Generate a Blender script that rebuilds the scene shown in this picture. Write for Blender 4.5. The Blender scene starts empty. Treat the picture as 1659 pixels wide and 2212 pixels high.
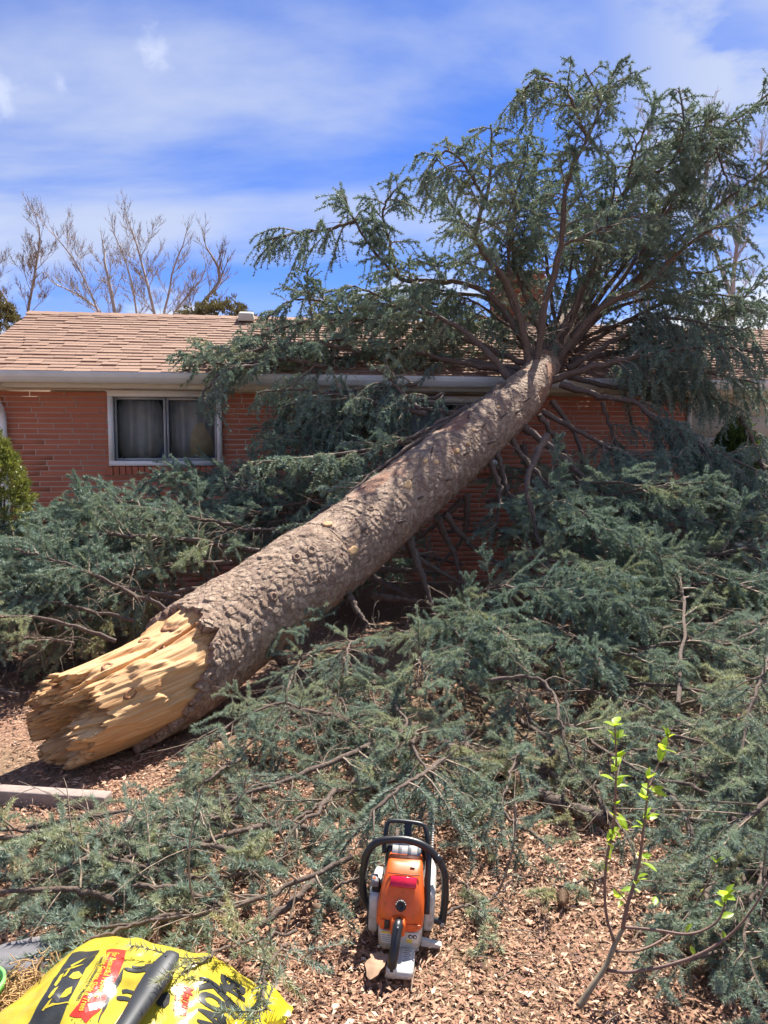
import bpy, bmesh, math, random
import numpy as np
from mathutils import Vector, Matrix, kdtree
R = math.radians
sc = bpy.context.scene
# ------------------------------------------------------------------ camera
PITCH = R(4.67); CAMZ = 1.5; FPX = 1663.0          # focal length in 1659x2212 photo units
cam = bpy.data.cameras.new('camera'); cam_o = bpy.data.objects.new('camera', cam)
sc.collection.objects.link(cam_o); sc.camera = cam_o
cam.sensor_fit = 'VERTICAL'; cam.sensor_height = 34.6; cam.lens = 34.6 * FPX / 2212.0
cam.clip_start = 0.05; cam.clip_end = 6000
cam_o.location = (0, 0, CAMZ); cam_o.rotation_euler = (math.pi / 2 - PITCH, 0, 0)
# ------------------------------------------------------------------ world + sun
SUN_AZ, SUN_EL = R(25), R(56)
sc.view_settings.view_transform = 'Standard'; sc.view_settings.look = 'None'
sc.view_settings.gamma = 1.0; sc.view_settings.use_curve_mapping = False
sc.view_settings.exposure = 1.45
sc.cycles.use_adaptive_sampling = True; sc.cycles.adaptive_threshold = 0.03; sc.cycles.max_bounces = 5; sc.cycles.diffuse_bounces = 2; sc.cycles.glossy_bounces = 2; sc.cycles.transmission_bounces = 3; sc.cycles.transparent_max_bounces = 6
w = bpy.data.worlds.new('World'); sc.world = w; w.use_nodes = True
nt = w.node_tree; nt.nodes.clear()
def wn(t, **k):
    n = nt.nodes.new(t)
    for a, b in k.items(): setattr(n, a, b)
    return n
def wl(a, b): nt.links.new(a, b)
def wmath(op, a, b=None, c=None, clamp=False):
    n = wn('ShaderNodeMath', operation=op, use_clamp=clamp)
    for i, x in enumerate((a, b, c)):
        if x is None: continue
        if isinstance(x, (int, float)): n.inputs[i].default_value = x
        else: wl(x, n.inputs[i])
    return n.outputs[0]
def wramp(x, lo, hi):
    n = wn('ShaderNodeMapRange', interpolation_type='SMOOTHSTEP'); wl(x, n.inputs[0])
    n.inputs[1].default_value = lo; n.inputs[2].default_value = hi
    return n.outputs[0]
def wmix(f, a, b):
    n = wn('ShaderNodeMix', data_type='RGBA')
    for i, x in ((0, f), (6, a), (7, b)):
        if isinstance(x, (int, float)): n.inputs[i].default_value = x
        elif isinstance(x, tuple): n.inputs[i].default_value = x
        else: wl(x, n.inputs[i])
    return n.outputs[2]
sky = wn('ShaderNodeTexSky'); sky.sky_type = 'NISHITA'; sky.sun_disc = False
sky.sun_elevation = SUN_EL; sky.sun_rotation = SUN_AZ; sky.altitude = 1600
sky.air_density = 1.0; sky.dust_density = 0.3; sky.ozone_density = 3.0
tc = wn('ShaderNodeTexCoord'); sp = wn('ShaderNodeSeparateXYZ'); wl(tc.outputs['Generated'], sp.inputs[0])
X, Y, Z = sp.outputs
zc = wmath('ADD', wmath('MAXIMUM', Z, 0.0), 0.22)
cb = wn('ShaderNodeCombineXYZ'); wl(wmath('DIVIDE', X, zc), cb.inputs[0]); wl(wmath('DIVIDE', Y, zc), cb.inputs[1])
mp = wn('ShaderNodeMapping'); wl(cb.outputs[0], mp.inputs[0]); mp.inputs['Rotation'].default_value = (0, 0, R(-32)); mp.inputs['Scale'].default_value = (0.55, 1.25, 1); mp.inputs['Location'].default_value = (0.35, 0.2, 0)
def wnoise(v, s, d, r=0.55, dist=0.0):
    n = wn('ShaderNodeTexNoise'); wl(v, n.inputs['Vector']); n.inputs['Scale'].default_value = s
    n.inputs['Detail'].default_value = d; n.inputs['Roughness'].default_value = r; n.inputs['Distortion'].default_value = dist
    return n.outputs['Fac']
wisps = wmath('MULTIPLY', wramp(wnoise(mp.outputs[0], 1.25, 7, 0.52, 0.35), 0.42, 0.68), 0.85)
veil = wmath('MULTIPLY', wramp(wnoise(mp.outputs[0], 0.75, 4), 0.42, 0.66), 0.30)
mp2 = wn('ShaderNodeMapping'); wl(tc.outputs['Generated'], mp2.inputs[0]); mp2.inputs['Scale'].default_value = (1, 1, 2.6); mp2.inputs['Location'].default_value = (0.62, 0.1, 0.3)
low = wnoise(mp2.outputs[0], 3.4, 8, 0.55, 0.2)
band = wmath('MULTIPLY', wramp(Z, 0.02, 0.10), wmath('SUBTRACT', 1.0, wramp(Z, 0.15, 0.27)))
cum = wmath('MULTIPLY', wramp(low, 0.43, 0.56), band)
def puff(u, v, rad, k):
    a = (u - 829.5) / FPX; b = -(v - 1106) / FPX
    d = Vector((a, math.cos(PITCH) + b * math.sin(PITCH), -math.sin(PITCH) + b * math.cos(PITCH))).normalized()
    n = wn('ShaderNodeVectorMath', operation='DISTANCE'); wl(tc.outputs['Generated'], n.inputs[0]); n.inputs[1].default_value = d
    dd = wmath('ADD', wmath('DIVIDE', n.outputs['Value'], rad), wmath('MULTIPLY', wmath('SUBTRACT', wnoise(tc.outputs['Generated'], 34, 6, 0.6), 0.5), 2.6))
    return wmath('MULTIPLY', wmath('SUBTRACT', 1.0, wramp(dd, -0.2, 1.15)), k)
pf = wmath('MAXIMUM', puff(345, 108, 0.022, .45), wmath('MAXIMUM', puff(132, 178, 0.012, .3), puff(0, 195, 0.026, .4)))
east = wmath('MULTIPLY', wramp(wmath('ADD', X, wmath('MULTIPLY', Z, 0.25)), 0.26, 0.46), 0.85)
fac = wmath('MAXIMUM', wmath('MAXIMUM', wisps, veil), wmath('MAXIMUM', wmath('MAXIMUM', cum, pf), wmath('MULTIPLY', east, wramp(low, 0.36, 0.58))), clamp=True)
tint = wn('ShaderNodeMix', data_type='RGBA', blend_type='MULTIPLY'); tint.inputs[0].default_value = 1.0
wl(sky.outputs[0], tint.inputs[6]); tint.inputs[7].default_value = (0.42, 0.62, 1.10, 1)
col = wmix(fac, tint.outputs[2], (4.3, 4.8, 6.0, 1))
col = wmix(wmath('MULTIPLY', wmath('MAXIMUM', cum, pf), 0.8), col, (7.6, 7.8, 8.4, 1))
bg = wn('ShaderNodeBackground'); wl(col, bg.inputs[0]); bg.inputs[1].default_value = 0.057
wo = wn('ShaderNodeOutputWorld'); wl(bg.outputs[0], wo.inputs[0])
S = Vector((math.sin(SUN_AZ) * math.cos(SUN_EL), math.cos(SUN_AZ) * math.cos(SUN_EL), math.sin(SUN_EL)))
sl = bpy.data.lights.new('sun', 'SUN'); sl.energy = 4.4; sl.angle = R(0.53); sl.color = (1.0, 0.955, 0.88)
so = bpy.data.objects.new('sun', sl); sc.collection.objects.link(so); so.rotation_euler = S.to_track_quat('Z', 'Y').to_euler(); so.location = (0, 0, 30)
# ------------------------------------------------------------------ geometry helpers
def ray(u, v):
    a = (u - 829.5) / FPX; b = -(v - 1106) / FPX
    return np.array([a, math.cos(PITCH) + b * math.sin(PITCH), -math.sin(PITCH) + b * math.cos(PITCH)])
CAM = np.array([0, 0, CAMZ])
def W(u, v, d):                     # the point d metres out (along the ground) on the line of sight to a measured spot
    r = ray(u, v); return CAM + r * (d / r[1])
def G(u, v, z=0.0):                 # the same spot at a known height
    r = ray(u, v); return CAM + r * ((z - CAMZ) / r[2])
def link(o, parent=None):
    sc.collection.objects.link(o)
    if parent is not None: o.parent = parent
    return o
def tag(o, label=None, cat=None, group=None, kind=None):
    for k, x in (('label', label), ('category', cat), ('group', group), ('kind', kind)):
        if x: o[k] = x
    return o
def empty(name, loc, label=None, cat=None, group=None, rz=0.0):
    o = bpy.data.objects.new(name, None); o.location = loc; o.rotation_euler = (0, 0, rz); o.empty_display_size = .1
    link(o); return tag(o, label, cat, group)
def mkmesh(name, V, F, mat=None, smooth=False, attrs=None):
    """V (N,3); F an (M,k) int array or a list of such arrays"""
    me = bpy.data.meshes.new(name)
    V = np.asarray(V, np.float32).reshape(-1, 3)
    Fs = [np.asarray(f, np.int32) for f in (F if isinstance(F, list) else [F])]
    Fs = [f for f in Fs if f.size]
    me.vertices.add(len(V)); me.vertices.foreach_set('co', V.ravel())
    nl = sum(f.size for f in Fs); npoly = sum(len(f) for f in Fs)
    me.loops.add(nl); me.polygons.add(npoly)
    me.loops.foreach_set('vertex_index', np.concatenate([f.ravel() for f in Fs]))
    tot = np.concatenate([np.full(len(f), f.shape[1], np.int32) for f in Fs])
    st = np.concatenate([[0], np.cumsum(tot)[:-1]]).astype(np.int32)
    me.polygons.foreach_set('loop_start', st)
    if smooth: me.polygons.foreach_set('use_smooth', np.ones(npoly, bool))
    for k, a in (attrs or {}).items():
        a = np.asarray(a, np.float32)
        if a.ndim == 1:
            at = me.attributes.new(k, 'FLOAT', 'POINT'); at.data.foreach_set('value', a)
        else:
            at = me.attributes.new(k, 'FLOAT_VECTOR', 'POINT'); at.data.foreach_set('vector', a.ravel())
    me.update(calc_edges=True)
    if mat: me.materials.append(mat)
    return me
def mk(name, V, F, mat=None, parent=None, smooth=False, attrs=None, off=None):
    V = np.asarray(V, float).reshape(-1, 3)
    if off is not None: V = V - np.asarray(off)
    return link(bpy.data.objects.new(name, mkmesh(name, V, F, mat, smooth, attrs)), parent)
class MB:
    def __init__(s): s.V = []; s.F = {}; s.n = 0; s.A = {}
    def add(s, V, F, **at):
        V = np.asarray(V, float).reshape(-1, 3)
        for f in (F if isinstance(F, list) else [F]):
            f = np.asarray(f, np.int64)
            if f.size: s.F.setdefault(f.shape[1], []).append(f + s.n)
        s.V.append(V); s.n += len(V)
        for k, a in at.items(): s.A.setdefault(k, []).append(np.broadcast_to(a, (len(V),)) if np.ndim(a) < 2 else a)
        return s
    def box(s, c, d, M=None, **at):
        x, y, z = np.array(d) / 2.0
        V = np.array([[-x,-y,-z],[x,-y,-z],[x,y,-z],[-x,y,-z],[-x,-y,z],[x,-y,z],[x,y,z],[-x,y,z]])
        if M is not None: V = V @ np.array(M).T
        return s.add(V + np.array(c), BOXF, **at)
    def out(s): return np.concatenate(s.V), [np.concatenate(f) for f in s.F.values()], {k: np.concatenate(a) for k, a in s.A.items()}
    def build(s, name, mat=None, parent=None, smooth=False, off=None):
        V, F, A = s.out(); return mk(name, V, F, mat, parent, smooth, A, off)
BOXF = np.array([[0,3,2,1],[4,5,6,7],[0,1,5,4],[1,2,6,5],[2,3,7,6],[3,0,4,7]])
def norm(v): return v / np.maximum(np.linalg.norm(v, axis=-1, keepdims=True), 1e-9)
def tubes(P, Rr, n=5, cap=True):
    """P (N,K,3) polylines, Rr (N,K) radii -> verts, faces"""
    P = np.asarray(P, float); N, K, _ = P.shape; Rr = np.broadcast_to(Rr, (N, K))
    T = norm(np.gradient(P, axis=1))
    m = norm(P[:, -1] - P[:, 0])
    ref = np.where(np.abs(m[:, 2:3]) < 0.8, np.array([[0, 0, 1.0]]), np.array([[1.0, 0, 0]]))[:, None, :]
    A = norm(np.cross(T, np.broadcast_to(ref, T.shape))); B = np.cross(T, A)
    th = np.linspace(0, 2 * np.pi, n, endpoint=False)
    V = P[:, :, None, :] + Rr[:, :, None, None] * (A[:, :, None, :] * np.cos(th)[None, None, :, None] + B[:, :, None, :] * np.sin(th)[None, None, :, None])
    idx = np.arange(N * K * n).reshape(N, K, n)
    a = idx[:, :-1]; b = idx[:, 1:]
    F = np.stack([a, np.roll(a, -1, 2), np.roll(b, -1, 2), b], -1).reshape(-1, 4)
    return V.reshape(-1, 3), F, idx
def smooth_path(pts, n):
    p = np.asarray(pts, float)
    q = np.vstack([2 * p[0] - p[1], p, 2 * p[-1] - p[-2]])
    d = np.concatenate([[0], np.cumsum(np.linalg.norm(np.diff(p, axis=0), axis=1))])
    t = np.linspace(0, d[-1], n); i = np.clip(np.searchsorted(d, t, side='right') - 1, 0, len(p) - 2)
    f = ((t - d[i]) / np.maximum(d[i + 1] - d[i], 1e-9))[:, None]
    a, b, c, e = q[i], q[i + 1], q[i + 2], q[i + 3]
    return 0.5 * ((2 * b) + (-a + c) * f + (2 * a - 5 * b + 4 * c - e) * f ** 2 + (-a + 3 * b - 3 * c + e) * f ** 3)
def lerp_poly(P, t):
    """P (N,K,3) and t (N,m) in 0..1 -> points (N,m,3), tangents (N,m,3)"""
    N, K, _ = P.shape; x = np.clip(t, 0, 0.9999) * (K - 1); i = x.astype(int); f = (x - i)[..., None]
    r = np.arange(N)[:, None]; a = P[r, i]; b = P[r, i + 1]
    return a + (b - a) * f, norm(b - a)
def vnoise(p, seed=0):
    """smooth value noise on (N,2) or (N,3)"""
    p = np.asarray(p, float); D = p.shape[1]; i = np.floor(p).astype(np.int64); f = p - i; f = f * f * (3 - 2 * f)
    out = 0
    for c in range(2 ** D):
        off = np.array([(c >> k) & 1 for k in range(D)]); j = i + off
        h = (j * np.array([374761393, 668265263, 2147483647][:D])).sum(1) + seed * 144665
        h = (h ^ (h >> 13)) * 1274126177; h = (h ^ (h >> 16)) & 0xffffff
        wgt = np.prod(np.where(off == 1, f, 1 - f), axis=1)
        out = out + wgt * (h / float(0xffffff))
    return out
def fbm(p, o=4, seed=0):
    s = 0; a = 0.5
    for k in range(o): s = s + a * vnoise(p * 2 ** k, seed + k); a *= 0.5
    return s
def rbox(name, c, d, bev, mat, parent=None, seg=2, taper=None, rot=None):
    bm = bmesh.new(); bmesh.ops.create_cube(bm, size=1.0)
    for v in bm.verts:
        v.co = Vector((v.co.x * d[0], v.co.y * d[1], v.co.z * d[2]))
        if taper and v.co.z > 0: v.co.x *= taper[0]; v.co.y *= taper[1]
    bmesh.ops.bevel(bm, geom=bm.edges[:], offset=bev, segments=seg, affect='EDGES', profile=0.6)
    M = Matrix.Translation(c)
    if rot: M = M @ Matrix.Rotation(rot[2], 4, 'Z') @ Matrix.Rotation(rot[1], 4, 'Y') @ Matrix.Rotation(rot[0], 4, 'X')
    bm.transform(M)
    me = bpy.data.meshes.new(name); bm.to_mesh(me); bm.free()
    for p in me.polygons: p.use_smooth = True
    me.materials.append(mat); return link(bpy.data.objects.new(name, me), parent)
def tube1(name, pts, r, mat, parent=None, n=10, k=24, cap=True, off=None, flat=None):
    P = smooth_path(pts, k)[None] if k else np.asarray(pts, float)[None]
    Kn = P.shape[1]
    rr = np.interp(np.linspace(0, 1, Kn), np.linspace(0, 1, len(r)), r)[None] if np.ndim(r) else np.full((1, Kn), r)
    V, F, idx = tubes(P, rr, n); Fs = [F]
    if cap: Fs.append(np.stack([idx[0, 0][::-1], idx[0, -1]]))
    return mk(name, V, Fs, mat, parent, True, None, off)
def prism(name, poly, y0, y1, mat, parent=None, axis='y', bev=0.0):
    """extrude a 2-D outline; axis is the direction of extrusion"""
    bm = bmesh.new()
    def p3(a, b, t): return {'y': (a, t, b), 'x': (t, a, b), 'z': (a, b, t)}[axis]
    A = [bm.verts.new(p3(a, b, y0)) for a, b in poly]; B = [bm.verts.new(p3(a, b, y1)) for a, b in poly]
    bm.faces.new(A); bm.faces.new(B[::-1]); n = len(poly)
    for i in range(n): bm.faces.new((A[i], B[i], B[(i + 1) % n], A[(i + 1) % n]))
    bmesh.ops.recalc_face_normals(bm, faces=bm.faces[:])
    if bev: bmesh.ops.bevel(bm, geom=bm.edges[:], offset=bev, segments=2, affect='EDGES')
    me = bpy.data.meshes.new(name); bm.to_mesh(me); bm.free(); me.materials.append(mat)
    return link(bpy.data.objects.new(name, me), parent)
# ------------------------------------------------------------------ materials
class Mat:
    def __init__(s, name):
        s.m = bpy.data.materials.new(name); s.m.use_nodes = True; s.t = s.m.node_tree; s.N = s.t.nodes
        s.b = s.N['Principled BSDF']; s.out = s.N['Material Output']
    def n(s, t, **k):
        x = s.N.new(t)
        for a, b in k.items(): setattr(x, a, b)
        return x
    def l(s, a, b): s.t.links.new(a, b)
    def coord(s, which='Object', scale=(1, 1, 1), attr=None):
        mp = s.n('ShaderNodeMapping'); mp.inputs['Scale'].default_value = scale
        if attr: a = s.n('ShaderNodeAttribute', attribute_name=attr); s.l(a.outputs['Vector'], mp.inputs[0])
        elif which == 'World': g = s.n('ShaderNodeNewGeometry'); s.l(g.outputs['Position'], mp.inputs[0])
        else: c = s.n('ShaderNodeTexCoord'); s.l(c.outputs[which], mp.inputs[0])
        return mp.outputs[0]
    def noise(s, v, scale, det=4, rough=0.55, dist=0.0):
        x = s.n('ShaderNodeTexNoise'); s.l(v, x.inputs['Vector'])
        for k, y in (('Scale', scale), ('Detail', det), ('Roughness', rough), ('Distortion', dist)): x.inputs[k].default_value = y
        return x.outputs['Fac']
    def attr(s, name): return s.n('ShaderNodeAttribute', attribute_name=name).outputs['Fac']
    def objrand(s): return s.n('ShaderNodeObjectInfo').outputs['Random']
    def ramp(s, x, stops):
        r = s.n('ShaderNodeValToRGB'); s.l(x, r.inputs[0]); e = r.color_ramp.elements
        while len(e) < len(stops): e.new(0.5)
        for q, (p, c) in zip(e, stops): q.position = p; q.color = (*c, 1)
        return r.outputs[0]
    def mix(s, f, a, b, mode='MIX'):
        x = s.n('ShaderNodeMix', data_type='RGBA', blend_type=mode)
        for i, y in ((0, f), (6, a), (7, b)):
            if isinstance(y, (int, float)): x.inputs[i].default_value = y
            elif isinstance(y, tuple): x.inputs[i].default_value = (*y, 1)
            else: s.l(y, x.inputs[i])
        return x.outputs[2]
    def math(s, op, a, b=0.0):
        x = s.n('ShaderNodeMath', operation=op)
        for i, y in enumerate((a, b)):
            if isinstance(y, (int, float)): x.inputs[i].default_value = y
            else: s.l(y, x.inputs[i])
        return x.outputs[0]
    def base(s, c):
        if isinstance(c, tuple): s.b.inputs['Base Color'].default_value = (*c, 1)
        else: s.l(c, s.b.inputs['Base Color'])
        return s
    def set(s, **k):
        for a, y in k.items():
            i = s.b.inputs[a.replace('_', ' ')]
            if isinstance(y, (int, float)): i.default_value = y
            else: s.l(y, i)
        return s
    def bump(s, h, strength=0.4, dist=0.01):
        x = s.n('ShaderNodeBump'); x.inputs['Strength'].default_value = strength; x.inputs['Distance'].default_value = dist
        s.l(h, x.inputs['Height']); s.l(x.outputs[0], s.b.inputs['Normal']); return s
    def translucent(s, color, fac):
        t = s.n('ShaderNodeBsdfTranslucent')
        if isinstance(color, tuple): t.inputs[0].default_value = (*color, 1)
        else: s.l(color, t.inputs[0])
        x = s.n('ShaderNodeMixShader'); x.inputs[0].default_value = fac
        s.l(s.b.outputs[0], x.inputs[1]); s.l(t.outputs[0], x.inputs[2]); s.l(x.outputs[0], s.out.inputs[0]); return s
def plain(name, col, rough=0.5, var=0.12, scale=30, **k):
    m = Mat(name); v = m.coord('Object'); f = m.noise(v, scale, 5)
    lo = tuple(c * (1 - var) for c in col); hi = tuple(min(1, c * (1 + var)) for c in col)
    m.base(m.ramp(f, [(0.3, lo), (0.7, hi)])); m.set(Roughness=rough, **k); return m
M = {}
# needles: blue-green to olive by twig
def needle_mat(name, blue, olive, tr):
    m = Mat(name); t = m.attr('tint'); o = m.objrand()
    f = m.math('ADD', m.math('MULTIPLY', t, 0.66), m.math('MULTIPLY', o, 0.36))
    c = m.ramp(f, [(0.05, tuple(x * .72 for x in blue)), (0.4, blue), (0.62, tuple((a + b) / 2 for a, b in zip(blue, olive))), (0.90, tuple(x * 1.15 for x in olive)), (1.0, (0.36, 0.25, 0.13))])
    m.base(c); m.set(Roughness=0.6, Specular_IOR_Level=0.25); m.translucent(m.mix(0.45, c, (0.30, 0.36, 0.13)), tr); return m.m
M['needle'] = needle_mat('spruce_needles', (0.215, 0.300, 0.245), (0.350, 0.355, 0.190), 0.20)
M['needle_loose'] = needle_mat('spruce_needles_cut', (0.285, 0.365, 0.298), (0.425, 0.415, 0.225), 0.30)
m = Mat('limb_bark'); v = m.coord('World'); f = m.noise(v, 60, 5, 0.6); g = m.noise(v, 7, 3)
m.base(m.mix(m.math('MULTIPLY', g, 0.5), m.ramp(f, [(0.3, (0.055, 0.039, 0.031)), (0.7, (0.175, 0.135, 0.110))]), (0.14, 0.078, 0.048))).set(Roughness=0.9).bump(f, 0.8, 0.01); M['limb'] = m.m
m = Mat('twig_bark'); v = m.coord('World'); f = m.noise(v, 40, 3); m.base(m.ramp(f, [(0.3, (0.13, 0.088, 0.06)), (0.7, (0.34, 0.26, 0.19))])).set(Roughness=0.85); M['twig'] = m.m
m = Mat('trunk_bark'); v = m.coord('World'); t = m.attr('tint'); f = m.noise(v, 120, 4, 0.65); g = m.noise(v, 2.2, 3); rd = m.attr('red')
c = m.ramp(m.math('ADD', m.math('MULTIPLY', t, 0.6), m.math('MULTIPLY', f, 0.4)), [(0.12, (0.14, 0.078, 0.045)), (0.45, (0.275, 0.172, 0.105)), (0.8, (0.44, 0.31, 0.205))])
c = m.mix(m.math('MULTIPLY', g, 0.35), c, (0.27, 0.155, 0.10)); c = m.mix(rd, c, (0.33, 0.135, 0.062))
vo = m.n('ShaderNodeTexVoronoi', feature='DISTANCE_TO_EDGE'); vc = m.n('ShaderNodeTexVoronoi'); wv = m.n('ShaderNodeVectorMath', operation='MULTIPLY_ADD')
nz = m.n('ShaderNodeTexNoise'); m.l(v, nz.inputs['Vector']); nz.inputs['Scale'].default_value = 30; m.l(nz.outputs['Color'], wv.inputs[0]); wv.inputs[1].default_value = (.035, .035, .035); m.l(v, wv.inputs[2])
for q in (vo, vc): m.l(wv.outputs[0], q.inputs['Vector']); q.inputs['Scale'].default_value = 25
ed = m.n('ShaderNodeMapRange'); m.l(vo.outputs['Distance'], ed.inputs[0]); ed.inputs[2].default_value = .045
c = m.mix(0.30, c, m.mix(vc.outputs['Color'], (0.16, 0.11, 0.085), (0.50, 0.40, 0.32)))
hgt = m.math('ADD', m.math('MULTIPLY', ed.outputs[0], 1.0), m.math('MULTIPLY', f, 0.45))
m.base(c).set(Roughness=0.88).bump(hgt, 0.9, 0.009); M['bark'] = m.m
m = Mat('split_wood'); v = m.coord(attr='fib', scale=(1, 1, 1)); 
f = m.noise(m.coord(attr='fib', scale=(75, 3, 1)), 1.0, 5, 0.6); g = m.noise(m.coord(attr='fib', scale=(14, 1.6, 1)), 1.0, 4, 0.6)
c = m.ramp(f, [(0.22, (0.44, 0.19, 0.065)), (0.5, (0.61, 0.35, 0.15)), (0.78, (0.70, 0.47, 0.245))])
c = m.mix(m.ramp(g, [(0.5, (0, 0, 0)), (0.72, (0.7, 0.7, 0.7))]), c, (0.42, 0.17, 0.05))
m.base(c).set(Roughness=0.75).bump(f, 0.7, 0.008); M['wood'] = m.m
M['wood_end'] = plain('cut_wood', (0.46, 0.28, 0.13), 0.8, 0.2, 60).m
M['knot'] = plain('knot_wood', (0.25, 0.10, 0.035), 0.7, 0.4, 90).m
def brickmat(name, objr):
    m = Mat(name); v = m.coord('World'); f = m.noise(v, 55, 5, 0.6); g = m.noise(v, 3.5, 2)
    r = m.objrand() if objr else m.attr('tint')
    c = m.mix(r, (0.40, 0.115, 0.056), (0.50, 0.165, 0.085)); c = m.mix(m.math('MULTIPLY', f, 0.5), c, (0.36, 0.12, 0.07)); c = m.mix(m.math('MULTIPLY', g, 0.3), c, (0.46, 0.17, 0.10))
    m.base(c).set(Roughness=0.85).bump(f, 0.4, 0.003); return m.m
M['brick'] = brickmat('house_brick', True); M['bricks'] = brickmat('house_brick_field', False)
M['mortar'] = plain('mortar', (0.46, 0.33, 0.25), 0.95, 0.15, 80).m
def shinglemat(name, objr):
    m = Mat(name); v = m.coord('World'); f = m.noise(v, 210, 3, 0.7); g = m.noise(v, 1.3, 3)
    r = m.objrand() if objr else m.attr('tint')
    c = m.mix(r, (0.225, 0.118, 0.075), (0.33, 0.195, 0.125)); c = m.mix(m.math('MULTIPLY', f, 0.55), c, (0.20, 0.12, 0.09)); c = m.mix(m.math('MULTIPLY', g, 0.3), c, (0.42, 0.26, 0.17))
    m.base(c).set(Roughness=0.92).bump(f, 0.5, 0.003); return m.m
M['shingle'] = shinglemat('roof_shingle', True); M['shingles'] = shinglemat('roof_shingle_field', False)
M['gutter'] = plain('gutter_paint', (0.60, 0.59, 0.54), 0.32, 0.06, 6).m
M['trim'] = plain('trim_paint', (0.58, 0.54, 0.44), 0.5, 0.08, 8).m
M['white'] = plain('white_paint', (0.76, 0.76, 0.74), 0.4, 0.05, 8).m
M['alu'] = plain('grey_sash', (0.36, 0.37, 0.37), 0.35, 0.06, 20).m
M['cream'] = plain('cream_siding', (0.66, 0.62, 0.50), 0.6, 0.06, 6).m
m = Mat('screen_glass'); tr = m.n('ShaderNodeBsdfTransparent'); tr.inputs[0].default_value = (0.80, 0.81, 0.82, 1)
gl = m.n('ShaderNodeBsdfGlossy'); gl.inputs['Roughness'].default_value = 0.06; gl.inputs[0].default_value = (0.8, 0.82, 0.85, 1)
lw = m.n('ShaderNodeFresnel'); lw.inputs[0].default_value = 1.22; mx = m.n('ShaderNodeMixShader')
m.l(lw.outputs[0], mx.inputs[0]); m.l(tr.outputs[0], mx.inputs[1]); m.l(gl.outputs[0], mx.inputs[2]); m.l(mx.outputs[0], m.out.inputs[0]); M['glass'] = m.m
M['curtain'] = plain('grey_curtain', (0.62, 0.60, 0.54), 0.9, 0.1, 12).m
M['tan'] = plain('tan_lit_look', (0.88, 0.66, 0.38), 0.8, 0.2, 14).m  # bright tan so the shape behind the pane looks lit
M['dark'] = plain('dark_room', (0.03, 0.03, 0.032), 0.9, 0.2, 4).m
m = Mat('mulch'); t = m.attr('tint'); v = m.coord('World'); f = m.noise(v, 160, 3)
c = m.ramp(t, [(0.0, (0.10, 0.048, 0.030)), (0.35, (0.32, 0.150, 0.082)), (0.7, (0.54, 0.305, 0.185)), (1.0, (0.76, 0.54, 0.38))])
m.base(m.mix(m.math('MULTIPLY', f, 0.35), c, (0.20, 0.11, 0.07))).set(Roughness=0.8); M['mulch'] = m.m
m = Mat('soil'); v = m.coord('World'); f = m.noise(v, 28, 8, 0.7); g = m.noise(v, 0.35, 4)
vc = m.n('ShaderNodeTexVoronoi'); m.l(v, vc.inputs['Vector']); vc.inputs['Scale'].default_value = 95; vc.inputs['Randomness'].default_value = 1.0
c = m.mix(0.55, m.ramp(f, [(0.3, (0.08, 0.040, 0.026)), (0.55, (0.24, 0.125, 0.075)), (0.75, (0.42, 0.26, 0.165))]), m.ramp(m.math('MULTIPLY', vc.outputs['Color'], 1.0), [(0.1, (0.07, 0.035, 0.022)), (0.5, (0.28, 0.145, 0.085)), (0.9, (0.55, 0.34, 0.22))]))
m.base(m.mix(m.ramp(g, [(0.45, (0, 0, 0)), (0.62, (0.6, 0.6, 0.6))]), c, (0.16, 0.14, 0.07))).set(Roughness=0.95).bump(f, 0.8, 0.03); M['soil'] = m.m
M['concrete'] = plain('edging_concrete', (0.30, 0.235, 0.20), 0.9, 0.18, 40).m
M['stone'] = plain('grey_stone', (0.14, 0.132, 0.138), 0.85, 0.2, 18).m
M['tree'] = plain('bare_bark', (0.27, 0.215, 0.18), 0.9, 0.3, 3).m
M['bareg'] = plain('bare_bark_grey', (0.36, 0.31, 0.275), 0.9, 0.25, 3).m
def leafmat(name, a, b, tr, tc_):
    m = Mat(name); t = m.attr('tint'); c = m.mix(t, a, b); m.base(c).set(Roughness=0.5); m.translucent(m.mix(0.5, c, tc_), tr); return m.m
M['juniper'] = leafmat('juniper_leaf', (0.075, 0.105, 0.022), (0.30, 0.30, 0.065), 0.22, (0.3, 0.32, 0.05))
M['yew'] = leafmat('yew_leaf', (0.035, 0.065, 0.018), (0.11, 0.16, 0.035), 0.2, (0.2, 0.3, 0.05))
M['brownleaf'] = leafmat('brown_leaf', (0.09, 0.075, 0.035), (0.19, 0.155, 0.075), 0.2, (0.2, 0.2, 0.05))
m = Mat('spring_leaf'); o = m.objrand(); c = m.mix(o, (0.26, 0.42, 0.035), (0.40, 0.55, 0.055)); m.base(c).set(Roughness=0.4); m.translucent((0.55, 0.72, 0.05), 0.5); M['leaf'] = m.m
M['sapbark'] = plain('sapling_bark', (0.17, 0.10, 0.075), 0.7, 0.25, 40).m
M['sapbase'] = plain('sapling_stem', (0.24, 0.19, 0.12), 0.75, 0.25, 40).m
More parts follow.
